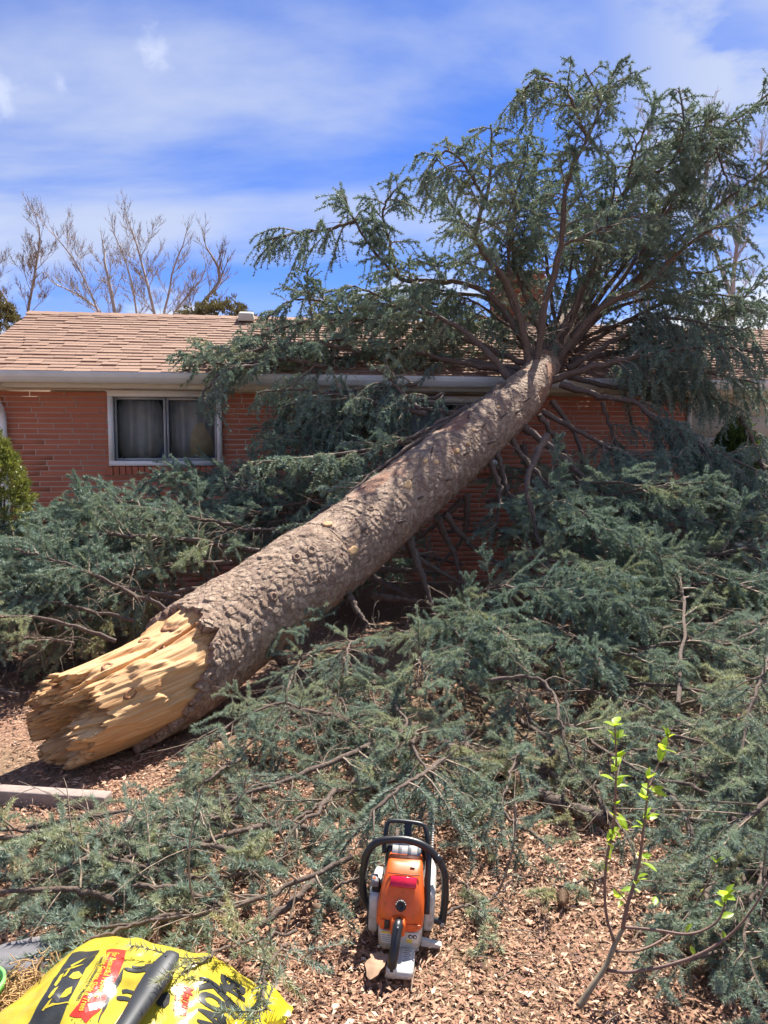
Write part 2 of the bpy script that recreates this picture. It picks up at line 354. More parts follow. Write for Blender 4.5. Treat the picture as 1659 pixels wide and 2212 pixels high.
# ================================================================== ground
rng = np.random.default_rng(7)
def ground_h(x, y):
    p = np.stack([np.asarray(x, float) * 1.3, np.asarray(y, float) * 1.3], -1).reshape(-1, 2)
    return ((fbm(p, 3, 5) - 0.45) * 0.05).reshape(np.shape(x))
def grid_axis(lo, hi, step, far):
    a = np.arange(lo, hi + 1e-6, step); e = np.geomspace(step * 2, far, 14)
    return np.concatenate([lo - e[::-1], a, hi + e])
gx = grid_axis(-5, 6, 0.11, 1500); gy = grid_axis(0.5, 9, 0.11, 2500)
GX, GY = np.meshgrid(gx, gy, indexing='ij')
GZ = ground_h(GX, GY) - 0.012; GZ[(np.abs(GX) > 8) | (GY > 11) | (GY < -2)] = -0.02
idx = np.arange(GX.size).reshape(GX.shape)
tag(mk('ground', np.stack([GX, GY, GZ], -1), np.stack([idx[:-1, :-1], idx[1:, :-1], idx[1:, 1:], idx[:-1, 1:]], -1).reshape(-1, 4), M['soil'], None, True), kind='structure')
# mulch: leaf litter and wood chips, far too many to count
def litter(n, xr, yr, smin, smax, seed, zhi=0.022):
    g = np.random.default_rng(seed)
    x = g.uniform(*xr, n); y = yr[0] + (yr[1] - yr[0]) * g.random(n) ** 1.25
    z = ground_h(x, y) - 0.004 + g.random(n) ** 1.6 * zhi
    ln = smin + (smax - smin) * g.random(n) ** 2.2; wd = ln * g.uniform(0.16, 0.42, n)
    yaw = g.uniform(0, 2 * np.pi, n); pt = g.normal(0, 0.30, n); rl = g.normal(0, 0.45, n)
    ex = np.stack([np.cos(yaw) * np.cos(pt), np.sin(yaw) * np.cos(pt), np.sin(pt)], -1)
    s0 = np.stack([-np.sin(yaw), np.cos(yaw), np.zeros(n)], -1); u0 = np.cross(ex, s0)
    ey = s0 * np.cos(rl)[:, None] + u0 * np.sin(rl)[:, None]; ez = np.cross(ex, ey)
    C = np.stack([x, y, z], -1); h = (ln * g.uniform(-0.12, 0.16, n))[:, None]
    l_, w_ = (ln / 2)[:, None], (wd / 2)[:, None]; k = g.uniform(-0.25, 0.25, n)[:, None] * l_
    V = np.stack([C - ex * l_, C + ey * w_ + ex * k + ez * h, C + ex * l_, C - ey * w_ + ex * k + ez * h, C + ez * h * 0.45 + ex * k], 1)
    i = np.arange(n)[:, None] * 5
    F = np.concatenate([i + np.array([[0, 4, 1]]), i + np.array([[4, 2, 1]]), i + np.array([[0, 3, 4]]), i + np.array([[3, 2, 4]])])
    t = np.repeat(np.clip(g.normal(0.53, 0.25, n) + (fbm(np.stack([x, y], -1) * 2.2, 3, 9) - .45) * .5, 0, 1), 5)
    return V.reshape(-1, 3), F, t
lb = MB()
for a in ((62000, (-1.5, 2.2), (1.35, 3.4), 0.007, 0.037, 1), (24000, (-2.6, 2.8), (2.6, 5.2), 0.012, 0.050, 2), (5000, (-3.2, 3.6), (4.6, 7.6), 0.02, 0.06, 3)):
    V, F, t = litter(*a); lb.add(V, F, tint=t)
g = np.random.default_rng(17); n = 60000; x = g.uniform(-1.4, 2.2, n); y = 1.4 + 2.4 * g.random(n) ** 1.2; z = ground_h(x, y) + g.uniform(-.006, .008, n); s_ = g.uniform(.003, .011, n)[:, None]
P = np.stack([x, y, z], -1); lb.add(np.stack([P + g.normal(0, 1, (n, 3)) * [1, 1, .25] * s_ for _ in range(3)], 1).reshape(-1, 3), np.arange(n * 3).reshape(-1, 3), tint=np.repeat(np.clip(g.normal(.45, .28, n), 0, 1), 3))
tag(lb.build('mulch', M['mulch']), 'pinkish brown leaf litter and wood chips covering the bed', 'mulch', kind='stuff')
# ================================================================== house
HA = R(8.1); HO = W(0, 800, 7.6); HO = np.array([HO[0], HO[1], 0.0])
ex_ = np.array([math.cos(HA), math.sin(HA), 0]); ey_ = np.array([-math.sin(HA), math.cos(HA), 0])
def HL(u, v, yl):                                    # house-local x, z on the plane local y = yl
    r = ray(u, v); t = (yl - (CAM - HO) @ ey_) / (r @ ey_); p = CAM + r * t - HO
    return float(p @ ex_), float(p[2])
def HW(x, y, z): return HO + ex_ * x + ey_ * y + np.array([0, 0, z])
def proj(p):
    q = np.asarray(p) - CAM; fw = np.array([0, math.cos(PITCH), -math.sin(PITCH)]); up = np.array([0, math.sin(PITCH), math.cos(PITCH)])
    d = q @ fw; return 829.5 + FPX * q[0] / d, 1106 - FPX * (q @ up) / d
WY = 0.46
house = empty('brick_house', tuple(HO), 'low red brick house with a brown shingle roof and white framed windows', 'house', None, HA)
zg1 = HL(0, 800, 0)[1]; zg0 = HL(0, 824, 0)[1]; ztop = HL(60, 841, WY)[1]
PIT = 0.40
def ridge_y():
    for y in np.arange(1.5, 6, 0.01):
        if HL(67, 673, y)[1] <= zg1 + PIT * y: return y
    return 3.0
RY = ridge_y(); XL = HL(67, 673, RY)[0]; XR = XL + 15.0
WL = XL - 0.25; WR = HL(1488, 880, WY)[0]
win1 = (*HL(238, 1006, WY)[:1], HL(481, 1006, WY)[0], HL(240, 1006, WY)[1], HL(240, 846, WY)[1])
win2 = (HL(836, 1000, WY)[0], HL(1075, 1000, WY)[0], win1[2], HL(840, 858, WY)[1])
# walls (mortar backing with openings), then bricks
def wall_with_holes(holes, x0, x1, z0, z1, y, th, name, mat):
    b = MB(); xs = sorted({x0, x1, *[h[0] for h in holes], *[h[1] for h in holes]})
    for a, c in zip(xs[:-1], xs[1:]):
        hs = [h for h in holes if h[0] <= a + 1e-6 and h[1] >= c - 1e-6]
        segs = [(z0, hs[0][2]), (hs[0][3], z1)] if hs else [(z0, z1)]
        for s0, s1 in segs:
            if s1 - s0 > 1e-3: b.box(((a + c) / 2, y + th / 2, (s0 + s1) / 2), (c - a, th, s1 - s0))
    return b.build(name, mat, house)
wall = wall_with_holes([win1, win2], WL, WR, -0.3, ztop + 0.3, WY, 0.2, 'wall', M['mortar'])
side = MB(); side.box((WL + 0.1, WY + 2.9, 1.0), (0.2, 5.3, 2.6)); side.box((XR - 0.5, WY + 2.9, 1.0), (0.2, 5.3, 2.6)); side.box(((WL + XR) / 2, WY + 5.6, 1.0), (XR - WL, 0.2, 2.6))
side.build('side_wall', M['bricks'], house)
CH, BL, JT = 0.0553, 0.345, 0.0095
def brick_mesh(name, L, H, D, mat):
    bm = bmesh.new(); bmesh.ops.create_cube(bm, size=1.0)
    for q in bm.verts: q.co = Vector((q.co.x * L, q.co.y * D, q.co.z * H))
    bmesh.ops.bevel(bm, geom=[e for e in bm.edges if abs(e.verts[0].co.y + D / 2) < 1e-5 and abs(e.verts[1].co.y + D / 2) < 1e-5], offset=0.003, segments=1, affect='EDGES')
    me = bpy.data.meshes.new(name); bm.to_mesh(me); bm.free(); me.materials.append(mat); return me
BM = brick_mesh('brick', BL - JT, CH - JT, 0.05, M['brick']); cands = []
g = np.random.default_rng(11)
for c in range(int((ztop + 0.02) / CH) + 1):
    z = c * CH + CH / 2
    if z > ztop - 0.01: break
    x = WL - g.uniform(0, BL) if c % 2 else WL - g.uniform(0, 0.1) - BL * (0.5 if c % 4 else 0.27)
    while x < WR:
        a, b = max(x, WL), min(x + BL, WR); spans = [(a, b)]
        for h in (win1, win2):
            if z + CH / 2 > h[2] - 0.085 and z - CH / 2 < h[3] + 0.0:
                if z < h[2]: lo, hi = h[0] - 0.02, h[1] + 0.02
                else: lo, hi = h[0], h[1]
                ns = []
                for p, q in spans:
                    if q <= lo or p >= hi: ns.append((p, q))
                    else:
                        if p < lo: ns.append((p, lo))
                        if q > hi: ns.append((hi, q))
                spans = ns
        for p, q in spans:
            if q - p > 0.03: cands.append(((p + q) / 2, z, q - p, g.normal(0, 0.0012)))
        x += BL
def vis_score(b):
    u, v = proj(HW(b[0], WY, b[1]))
    if u < -20 or u > 1680: return 9
    if v < 1075 and u < 565 and not (u < 85 and v > 950): return 0
    if 1180 < u < 1490 and 850 < v < 1110: return 1
    if 560 < u < 850 and 840 < v < 960: return 2
    return 5 + 0.001 * abs(u - 1300)
cands.sort(key=vis_score)
rest = MB()
for k, (x, z, L, dy) in enumerate(cands):
    if k < 300:
        o = bpy.data.objects.new('brick', BM); o.location = (x, WY + 0.025 - 0.002 + dy * .6, z); o.scale = ((L - JT) / (BL - JT), 1, 1); link(o, wall)
    else: rest.box((x, WY + 0.023, z), (L - JT, 0.05, CH - JT), tint=g.random())
o = rest.build('brickwork', M['bricks'], wall); o['kind'] = 'stuff'
# windows
def window(wn_, clutter):
    x0, x1, z0, z1 = wn_; fr = empty('window', (0, 0, 0)); fr.parent = house
    f = 0.052; yF = WY - 0.012
    b = MB(); b.box(((x0 + x1) / 2, yF, z1 - f / 2), (x1 - x0, 0.09, f)); b.box(((x0 + x1) / 2, yF, z0 + f / 2), (x1 - x0, 0.09, f))
    for x in (x0 + f / 2, x1 - f / 2): b.box((x, yF, (z0 + z1) / 2), (f, 0.0895, z1 - z0 - 2 * f))
    b.build('frame', M['white'], fr)
    h = MB(); h.box(((x0 + x1) / 2, yF - 0.004, z1 + 0.006), (x1 - x0 + 0.04, 0.10, 0.012)); h.build('head_trim', M['white'], fr)
    ia, ib, ja, jb = x0 + f + .004, x1 - f - .004, z0 + f + .004, z1 - f - .004; xm = (ia + ib) / 2
    for k, (a, c) in enumerate(((ia, xm - 0.003), (xm + 0.003, ib))):
        yy = WY + 0.02 + 0.012 * k; t = 0.024; b = MB()
        b.box(((a + c) / 2, yy, jb - t / 2), (c - a, 0.02, t)); b.box(((a + c) / 2, yy, ja + t / 2), (c - a, 0.02, t))
        for x in (a + t / 2, c - t / 2): b.box((x, yy, (ja + jb) / 2), (t, 0.0195, jb - ja - 2 * t))
        b.build('sash', M['alu'], fr)
        p = MB(); p.box(((a + c) / 2, yy + 0.002, (ja + jb) / 2), (c - a - 2 * t, 0.004, jb - ja - 2 * t)); p.build('pane', M['glass'], fr)
        lt = MB(); lt.box((a + 0.09 if k == 0 else c - 0.09, yy - 0.013, ja + t + 0.004), (0.02, 0.012, 0.014)); lt.build('latch', M['dark'], fr)
    # curtains behind the glass
    for a, c in ((x0 + 0.02, xm - 0.02), (xm - 0.01, x1 - 0.02)):
        n = 70; xs = np.linspace(a, c, n); zs = np.linspace(z0 - 0.05, z1 + 0.02, 8)
        gX, gZ = np.meshgrid(xs, zs, indexing='ij'); gY = WY + 0.10 + 0.016 * np.sin(gX * 55 + 1.5 * np.sin(gX * 9)) + 0.012 * np.sin(gX * 21)
        ii = np.arange(n * 8).reshape(n, 8)
        V = np.stack([gX, gY, gZ], -1).reshape(-1, 3); Fq = np.stack([ii[:-1, :-1], ii[1:, :-1], ii[1:, 1:], ii[:-1, 1:]], -1).reshape(-1, 4)
        mk('curtain', np.concatenate([V, V + [0, 0.004, 0]]), np.concatenate([Fq, Fq[:, ::-1] + n * 8]), M['curtain'], fr, True)
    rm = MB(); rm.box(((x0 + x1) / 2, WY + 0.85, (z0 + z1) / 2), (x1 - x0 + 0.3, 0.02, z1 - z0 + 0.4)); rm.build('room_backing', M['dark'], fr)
    if clutter:                                       # tan shape behind the right pane, its lit look put into the colour, pale bottle at the left one
        top = [HL(418, 930, WY)[0], HL(425, 912, WY)[1]]
        ol = [HL(u, v, WY + 0.05) for u, v in ((412, 984), (411, 945), (420, 920), (431, 911), (440, 914), (446, 928), (455, 940), (463, 962), (467, 984))]
        prism('tan_shape', ol, WY + 0.052, WY + 0.068, M['tan'], fr, 'y', 0.006)
        ol = [HL(u, v, WY + 0.05) for u, v in ((330, 985), (331, 955), (336, 942), (345, 942), (350, 956), (351, 985))]
        prism('bottle', ol, WY + 0.052, WY + 0.068, M['curtain'], fr, 'y', 0.006)
    # rowlock brick sill
    L = x1 - x0 + 0.05; n = max(3, int(L / 0.062)); sm = brick_mesh('sill_brick', L / n - 0.008, 0.085, 0.12, M['brick'])
    for k in range(n):
        o = bpy.data.objects.new('sill_brick', sm); o.location = (x0 - 0.025 + (k + 0.5) * L / n, WY + 0.005, z0 - 0.044); o.rotation_euler = (R(10), 0, 0); link(o, fr)
window(win1, True); window(win2, False)
# roof planes with shingles
roof = empty('roof', (0, 0, 0)); roof.parent = house
sl_ = math.hypot(1, PIT); nrm = np.array([0, -PIT, 1]) / sl_
def roofpt(x, y, h=0.0): return np.array([x, y, zg1 - 0.02 + PIT * y]) + nrm * h
b = MB()
for s in (0, 1):
    ya, yb = (0.02, RY) if s == 0 else (2 * RY - 0.02, RY)
    za, zb = zg1 - 0.03 + PIT * 0.02, zg1 - 0.03 + PIT * RY
    V = np.array([[XL, ya, za], [XR, ya, za], [XR, yb, zb], [XL, yb, zb]]); V2 = V - [0, 0, 0.05]
    b.add(np.concatenate([V, V2]), BOXF)
b.build('deck', M['shingles'], roof)
EXP = 0.12; nrow = int(RY * sl_ / EXP) + 1; g = np.random.default_rng(4); sh = MB(); nsh = 0
shm = {}
ca = math.atan(PIT)
for r in range(nrow):
    y = 0.0 + r * EXP / sl_; x = XL + g.uniform(0, 0.3) - 0.3
    while x < XR:
        wd = g.choice([0.11, 0.16, 0.21, 0.26]) ; x0, x1 = max(x, XL), min(x + wd, XR); x += wd
        if x1 - x0 < 0.02: continue
        th = g.choice([0.007, 0.011, 0.018]); c = roofpt((x0 + x1) / 2, y + 0.07, 0.012 + g.uniform(0, .003)); u, v = proj(HW(*c))
        if u < 545 and u > -30 and nsh < 300 and not (u > 470 and v > 745):
            key = (round(wd, 2), float(th))
            if key not in shm:
                shm[key] = brick_mesh('shingle', wd - 0.004, th, EXP + 0.03, M['shingle'])
            o = bpy.data.objects.new('shingle', shm[key]); o.location = tuple(c); o.rotation_euler = (ca - 0.075, 0, 0); o.scale = ((x1 - x0) / wd, 1, 1); link(o, roof); nsh += 1
        else:
            Mx = np.array(Matrix.Rotation(ca - 0.075, 3, 'X')); sh.box(c, (x1 - x0 - 0.004, EXP + 0.03, th), Mx, tint=g.random())
o = sh.build('shingle_field', M['shingles'], roof); o['kind'] = 'stuff'
capm = brick_mesh('ridge_cap', 0.24, 0.010, 0.17, M['shingle'])
for k in range(int((XR - XL) / 0.2)):
    x = XL + 0.1 + 0.2 * k
    u, v = proj(HW(x, RY, 3.2))
    if u > 700: break
    o = bpy.data.objects.new('ridge_cap', capm); o.location = tuple(roofpt(x, RY - 0.085, 0.022)); o.rotation_euler = (ca, R(2.0), 0); link(o, roof)
vx = HL(532, 693, RY - 0.25)[0]
vt = rbox('roof_vent', tuple(roofpt(vx, RY - 0.22, 0.075)), (0.21, 0.28, 0.10), 0.012, M['trim'], roof, 2, (0.85, 0.85), (ca * 0.6, 0, 0))
# gutter, fascia, soffit
gp = [(0.0, zg0 + 0.022), (0.02, zg0), (0.10, zg0), (0.10, zg1 - 0.015), (0.094, zg1 - 0.015), (0.094, zg0 + 0.006), (0.024, zg0 + 0.006), (0.006, zg0 + 0.026), (-0.006, zg0 + 0.058), (-0.012, zg1 - 0.02), (-0.006, zg1 - 0.004), (0.006, zg1 - 0.004), (0.006, zg1), (-0.014, zg1), (-0.022, zg1 - 0.02), (-0.018, zg0 + 0.055)]
gx1 = XR
prism('gutter', gp, XL, gx1, M['gutter'], house, 'x')
b = MB(); b.box(((XL + XR) / 2, 0.125, (zg0 + zg1) / 2 - 0.01), (XR - XL, 0.02, 0.17)); b.build('fascia', M['trim'], house)
b = MB(); b.box(((XL + XR) / 2, 0.29, zg0 - 0.03), (XR - XL - 0.01, 0.31, 0.012)); b.build('soffit', M['trim'], house)
b = MB(); b.box(((XL + XR) / 2, WY - 0.02, ztop + 0.03), (XR - XL - 0.2, 0.03, 0.075)); b.build('frieze_board', M['trim'], house)
# downspout with an elbow at the left
dx = HL(6, 930, WY - 0.06)[0]; dz = HL(6, 905, WY - 0.06)[1]
tube1('downspout', [(dx, 0.05, zg0), (dx, 0.07, zg0 - 0.05), (dx, WY - 0.13, dz + 0.1), (dx, WY - 0.06, dz - 0.02), (dx, WY - 0.06, dz - 0.3), (dx, WY - 0.06, 0.05)], 0.042, M['white'], house, 8, 30)
# cream siding boards at the right
b = MB(); b.box(((WR + XR - 0.6) / 2, WY + 0.12, 1.05), (XR - 0.6 - WR, 0.16, 2.5)); b.build('sheathing', M['cream'], house)
z = -0.1
while z < ztop + 0.1:
    b = MB(); b.box(((WR + XR - 0.6) / 2 + 0.01, WY + 0.02, z + 0.12), (XR - 0.62 - WR, 0.024, 0.243), np.array(Matrix.Rotation(R(1.5), 3, 'X'))); b.build('siding_board', M['cream'], house); z += 0.25
b = MB(); b.box((WR, WY - 0.0, 1.0), (0.05, 0.06, 2.3)); b.build('corner_board', M['cream'], house)
# chimney
cx0, cy = HL(1082, 640, RY + 0.35)[0], RY + 0.35; cx1 = HL(1176, 640, RY + 0.35)[0]; ctop = HL(1120, 584, RY + 0.35)[1]
chm = empty('chimney', (0, 0, 0)); chm.parent = house
b = MB(); zz = zg1 + PIT * RY - 0.6; row = 0; core = MB(); core.box(((cx0 + cx1) / 2, cy + 0.25, (zz + ctop) / 2), (cx1 - cx0 - 0.02, 0.48, ctop - zz - 0.02)); core.build('core', M['mortar'], chm)
while zz < ctop - 0.05:
    ins = 0.0 if zz < ctop - 0.22 else (-0.02 if zz < ctop - 0.1 else 0.01); n = 3
    for k in range(n + 1):
        a = cx0 + ins + (k - (0.5 if row % 2 else 0)) * (cx1 - cx0) / n; c = a + (cx1 - cx0) / n - 0.008; a = max(a, cx0 + ins); c = min(c, cx1 - ins)
        if c - a > 0.03:
            bb = MB(); bb.box(((a + c) / 2, cy + 0.04, zz + 0.03), (c - a, 0.1, 0.056)); o = bb.build('brick', M['brick'], chm)
    for sx in (cx0 + ins + 0.045, cx1 - ins - 0.045): b.box((sx, cy + 0.3, zz + 0.03), (0.09, 0.40, 0.056), tint=g.random())
    zz += 0.064; row += 1
o = b.build('side_brickwork', M['bricks'], chm); o['kind'] = 'stuff'
rbox('crown', ((cx0 + cx1) / 2, cy + 0.25, ctop - 0.02), (cx1 - cx0 + 0.02, 0.54, 0.05), 0.008, M['concrete'], chm)
# ================================================================== bare trees behind the house
def bare_tree(name, stems, seed, mat, label, twig_r=0.006, depth=5, kids=(3, 5), spread=0.7, group='bare trees behind the roof', ratio=0.62):
    g = random.Random(seed); segs = []
    def rec(p, d, L, r, k):
        pts = [p]; q = p; dd = d
        for _ in range(4 if k else 2):
            dd = (dd + Vector((g.gauss(0, .10), g.gauss(0, .10), g.gauss(0.05, .06)))).normalized(); q = q + dd * L / (4 if k else 2); pts.append(q)
        r1 = max(twig_r * 0.6, r * (0.5 if k else 0.3)); segs.append((pts, r, r1, k))
        if k == 0: return
        for j in range(g.randint(*kids) + (1 if k == 1 else 0)):
            f = g.uniform(0.25, 1.0); i = min(3, int(f * 4)); o = pts[i].lerp(pts[i + 1], f * 4 - i)
            ax = Vector((g.gauss(0, 1), g.gauss(0, 1), g.gauss(0, .5))).normalized()
            nd = (dd + ax * spread * g.uniform(0.6, 1.3) + Vector((0, 0, 0.14))).normalized()
            rec(o, nd, L * ratio * g.uniform(0.75, 1.15), max(twig_r, (r + (r1 - r) * f) * 0.6), k - 1)
        rec(pts[-1], (dd + Vector((g.gauss(0, .15), g.gauss(0, .15), .1))).normalized(), L * 0.7, r1, k - 1)
    base = Vector(stems[0][0][0])
    root = empty(name, (base.x, base.y, 0), label, 'tree', group)
    tr, br = MB(), MB()
    for pts, r0, r1, L, k in stems:
        P = smooth_path(pts, 10)[None]; V, F, _ = tubes(P, np.linspace(r0, r1, 10)[None], 7); tr.add(V, F)
        for j in range(len(P[0]) - 1):
            if j < 3: continue
            for _ in range(2 if j % 2 else 1):
                t = Vector(P[0][j + 1] - P[0][j]).normalized(); ax = Vector((g.gauss(0, 1), g.gauss(0, 1), g.gauss(0, .6))).normalized()
                rec(Vector(P[0][j]), (t + ax * 0.75).normalized(), L * g.uniform(.6, 1.1), r0 * 0.26, k)
        rec(Vector(P[0][-1]), Vector(P[0][-1] - P[0][-2]).normalized(), L, r1, k)
    for lev, n in ((True, 4), (False, 3)):
        ss = [s for s in segs if (len(s[0]) == 5) == lev]
        if not ss: continue
        P = np.array([[list(q) for q in s[0]] for s in ss]); Rr = np.array([np.linspace(s[1], s[2], len(s[0])) for s in ss])
        V, F, _ = tubes(P, Rr, n); br.add(V, F)
    off = (base.x, base.y, 0)
    tr.build('trunk', mat, root, True, off); br.build('crown', mat, root, True, off); return root
D1 = 20.0
def stem(pts, r0, r1, L, k, d): return ([tuple(W(u, v, d + dd)) for u, v, dd in pts], r0 * .5, r1 * .45, L * .56, k)
bare_tree('bare_tree', [stem([(60, 760, 0), (60, 680, 0), (72, 610, 0), (84, 540, .3)], .085, .05, 1.0, 4, D1),
                        stem([(50, 760, 0), (40, 700, 0), (8, 640, 0), (-30, 590, .3)], .06, .04, .8, 3, D1)], 3, M['tree'], 'bare dark tree behind the far left end of the roof', 0.0045, kids=(2, 3))
bare_tree('bare_tree', [stem([(344, 760, 0), (336, 690, 0), (320, 620, 0), (308, 575, .3), (296, 530, .3)], .11, .055, 1.0, 4, D1 + 1),
                        stem([(352, 760, 0), (352, 690, .4), (366, 630, .4), (372, 590, .4), (388, 545, .4)], .085, .045, .85, 3, D1 + 1),
                        stem([(362, 760, 0), (368, 695, -.4), (400, 645, -.4), (430, 610, -.4)], .085, .045, .8, 3, D1 + 1),
                        stem([(300, 760, 0), (296, 690, .5), (290, 640, .5), (278, 585, .5), (262, 540, .5)], .07, .04, .9, 3, D1 + 1)], 5, M['bareg'], 'grey bare tree with many rising stems behind the roof', 0.0042, kids=(2, 3))
bare_tree('bare_tree', [stem([(252, 760, 0), (250, 690, 0), (238, 620, 0), (226, 566, .2)], .10, .07, .7, 3, D1 - 1.5),
                        stem([(240, 760, 0), (228, 690, .3), (190, 650, .3), (160, 632, .3)], .08, .04, .9, 3, D1 - 1.5),
                        stem([(235, 740, 0), (205, 655, .2), (165, 570, .2), (128, 520, .2)], .06, .03, .9, 3, D1 - 1.5)], 8, M['bareg'], 'bare tree with a dark snapped stem behind the brown roof', 0.0042, kids=(2, 3))
bare_tree('bare_tree', [stem([(415, 760, 0), (418, 690, 0), (450, 640, 0), (472, 612, .2), (474, 585, .2), (462, 560, .2)], .13, .05, .8, 3, D1 - 3)], 12, M['tree'], 'leaning bare tree nearest the roof vent', 0.0042, kids=(2, 3))
bare_tree('bare_tree', [stem([(1585, 900, 0), (1580, 700, 0), (1588, 560, 0), (1610, 450, 0), (1640, 380, .3)], .15, .06, 1.1, 4, 17), 
                        stem([(1580, 640, 0), (1545, 540, 0.2), (1520, 430, 0.3), (1530, 340, .3)], .10, .05, 1.1, 4, 17)], 21, M['bareg'], 'tall bare tree rising behind the green boughs at right', 0.0042, kids=(2, 3))
bare_tree('bare_tree', [stem([(1405, 900, 0), (1400, 640, 0), (1388, 480, 0), (1400, 380, 0), (1396, 320, .3)], .11, .045, .9, 4, 19)], 25, M['bareg'], 'thin bare tree half hidden behind the spruce top', 0.0042, kids=(2, 3))
# ================================================================== shrubs
def shrub(name, c, rad, n, per, size, mat, label, cat, seed, stems=3, shape=0.0, up=0.4, grp=None):
    g = np.random.default_rng(seed); c = np.asarray(c, float); rad = np.asarray(rad, float)
    root = empty(name, (c[0], c[1], 0), label, cat, grp)
    d = norm(g.normal(size=(n, 3))); d[:, 2] = np.abs(d[:, 2]) * np.sign(g.random(n) - 0.25)
    q = d * (g.uniform(0.55, 1.0, n) ** 0.6)[:, None]
    q = q * (1 + 0.28 * (fbm(d * 2.3 + 9, 3, seed)[:, None] - 0.45) * 2)
    taper = 1 - shape * np.clip(q[:, 2:3] * 0.5 + 0.5, 0, 1); q[:, :2] *= taper
    P = c + q * rad
    base = np.repeat(P, per, 0); dd = np.repeat(norm(d + [0, 0, up]), per, 0)
    off = norm(g.normal(size=base.shape)) * (g.random(len(base)) ** 0.5)[:, None] * size * 1.6
    p0 = base + off; dr = norm(dd + norm(off) * 0.9 + g.normal(0, .35, base.shape)); ln = size * g.uniform(0.6, 1.3, len(base))[:, None]
    s = norm(np.cross(dr, g.normal(size=base.shape))) * ln * 0.26
    V = np.stack([p0 - dr * ln * .3, p0 + s, p0 + dr * ln, p0 - s], 1); i = np.arange(len(base))[:, None] * 4
    t = np.repeat(np.clip(g.normal(.5, .22, n), 0, 1), per) * .7 + g.random(len(base)) * .3
    mk('crown', V.reshape(-1, 3), i + np.array([[0, 1, 2, 3]]), mat, root, False, {'tint': np.repeat(t, 4)}, (c[0], c[1], 0))
    for k in range(stems):
        a = g.uniform(0, 6.28); e = c + rad * [0.5 * math.cos(a), 0.5 * math.sin(a), 0.1]
        tube1('stem', [(c[0] + .03 * k, c[1], -.02), (c + e) / 2 * [1, 1, 0.6], e], [.022, .015, .006], M['limb'], root, 6, 8, False, (c[0], c[1], 0))
    return root
c = W(4, 1070, 5.7); shrub('juniper_shrub', (c[0] - .04, c[1], c[2] - .03), (.33, .33, .50), 520, 42, .019, M['juniper'], 'yellow green juniper shrub against the brick wall at the left edge', 'shrub', 3, 4, .45)
c = W(150, 1215, 6.35); shrub('yew_shrub', (c[0], c[1], .33), (.42, .32, .30), 300, 40, .026, M['yew'], 'low dark green yew in front of the brick wall beside the juniper', 'shrub', 6, 4)
c = W(1590, 960, 8.3); shrub('evergreen_shrub', (c[0], c[1], 1.2), (.34, .3, .62), 420, 40, .03, M['yew'], 'dark rounded evergreen shrub in front of the cream siding', 'shrub', 9, 3, .3)
c = W(470, 690, 15.5); shrub('evergreen_tree', (c[0], c[1], 3.75), (.85, .5, .75), 260, 40, .05, M['brownleaf'], 'olive evergreen treetop showing above the ridge by the roof vent', 'tree', 14, 2)
c = W(0, 700, 16); shrub('evergreen_tree', (c[0] - .1, c[1], 3.9), (.5, .5, .75), 200, 40, .05, M['brownleaf'], 'olive evergreen treetop at the far left beyond the roof end', 'tree', 15, 2)
# ================================================================== the fallen spruce
TP = [W(70, 1566, 3.42), W(235, 1508, 3.75), W(375, 1446, 4.08), W(494, 1359, 4.45), W(661, 1238, 4.98), W(737, 1186, 5.3), W(990, 975, 6.6), W(1118, 866, 7.5), W(1168, 802, 8.25), W(1200, 745, 9.0), W(1245, 655, 10.6), W(1288, 590, 12.2), W(1306, 530, 14.0)]
TR_ = [.280, .298, .298, .292, .280, .272, .250, .215, .168, .138, .105, .075, .03]
NA = 900
AX = smooth_path(TP, NA); _d = np.concatenate([[0], np.cumsum(np.linalg.norm(np.diff(np.array(TP), axis=0), axis=1))])
SA = np.concatenate([[0], np.cumsum(np.linalg.norm(np.diff(AX, axis=0), axis=1))]); LEN = SA[-1]
RA = np.interp(SA, _d * LEN / _d[-1], TR_)
TT = norm(np.gradient(AX, axis=0)); UPV = np.array([0, 0, 1.0])
NN = norm(UPV - TT * (TT @ UPV)[:, None]); BB = np.cross(TT, NN)       # NN points up, BB to the right-hand side away from / toward camera
def frame(s):
    i = np.clip(s / LEN * (NA - 1), 0, NA - 1.001); k = i.astype(int); f = (i - k)[..., None]
    L = lambda A: A[k] * (1 - f) + A[k + 1] * f
    return L(AX), norm(L(TT)), norm(L(NN)), norm(L(BB)), np.interp(s, SA, RA)
def s_at_depth(y): return float(np.interp(y, AX[:, 1], SA))
TB = AX[0] * [1, 1, 0]
spruce = empty('fallen_spruce', tuple(TB), 'huge blue spruce snapped at its base and fallen across the house roof', 'tree')
# --- bark: scaly plates as real relief
SB0, SB1 = s_at_depth(4.26), s_at_depth(3.80)                       # bark edge on the top and on the underside
def bark_edge(th):
    c = 0.5 * (1 + np.cos(th)); e = SB1 + (SB0 - SB1) * c ** 0.9
    q = np.stack([np.cos(th) * 2.2 + 5, np.sin(th) * 2.2 + 5], -1)
    return e + (fbm(q * 2.2, 4, 3) - .45) * 0.20 + (vnoise(q * 9, 8) - .5) * 0.05
NT_, NS_ = 264, 780
_u = np.linspace(0, 2 * np.pi, 4000); _w = 1 + .75 * np.cos(_u - .75); _c = np.concatenate([[0], np.cumsum((_w[1:] + _w[:-1]) / 2)]); th = np.interp(np.linspace(0, _c[-1], NT_, endpoint=False), _c, _u); se = bark_edge(th)   # more columns on the side in view
SEND = s_at_depth(9.6)
tt = np.linspace(0, 1, NS_) ** 1.28                                  # finer near the camera
Sg = se[None, :] + (SEND - se[None, :]) * tt[:, None]; Tg = np.broadcast_to(th[None, :], Sg.shape)
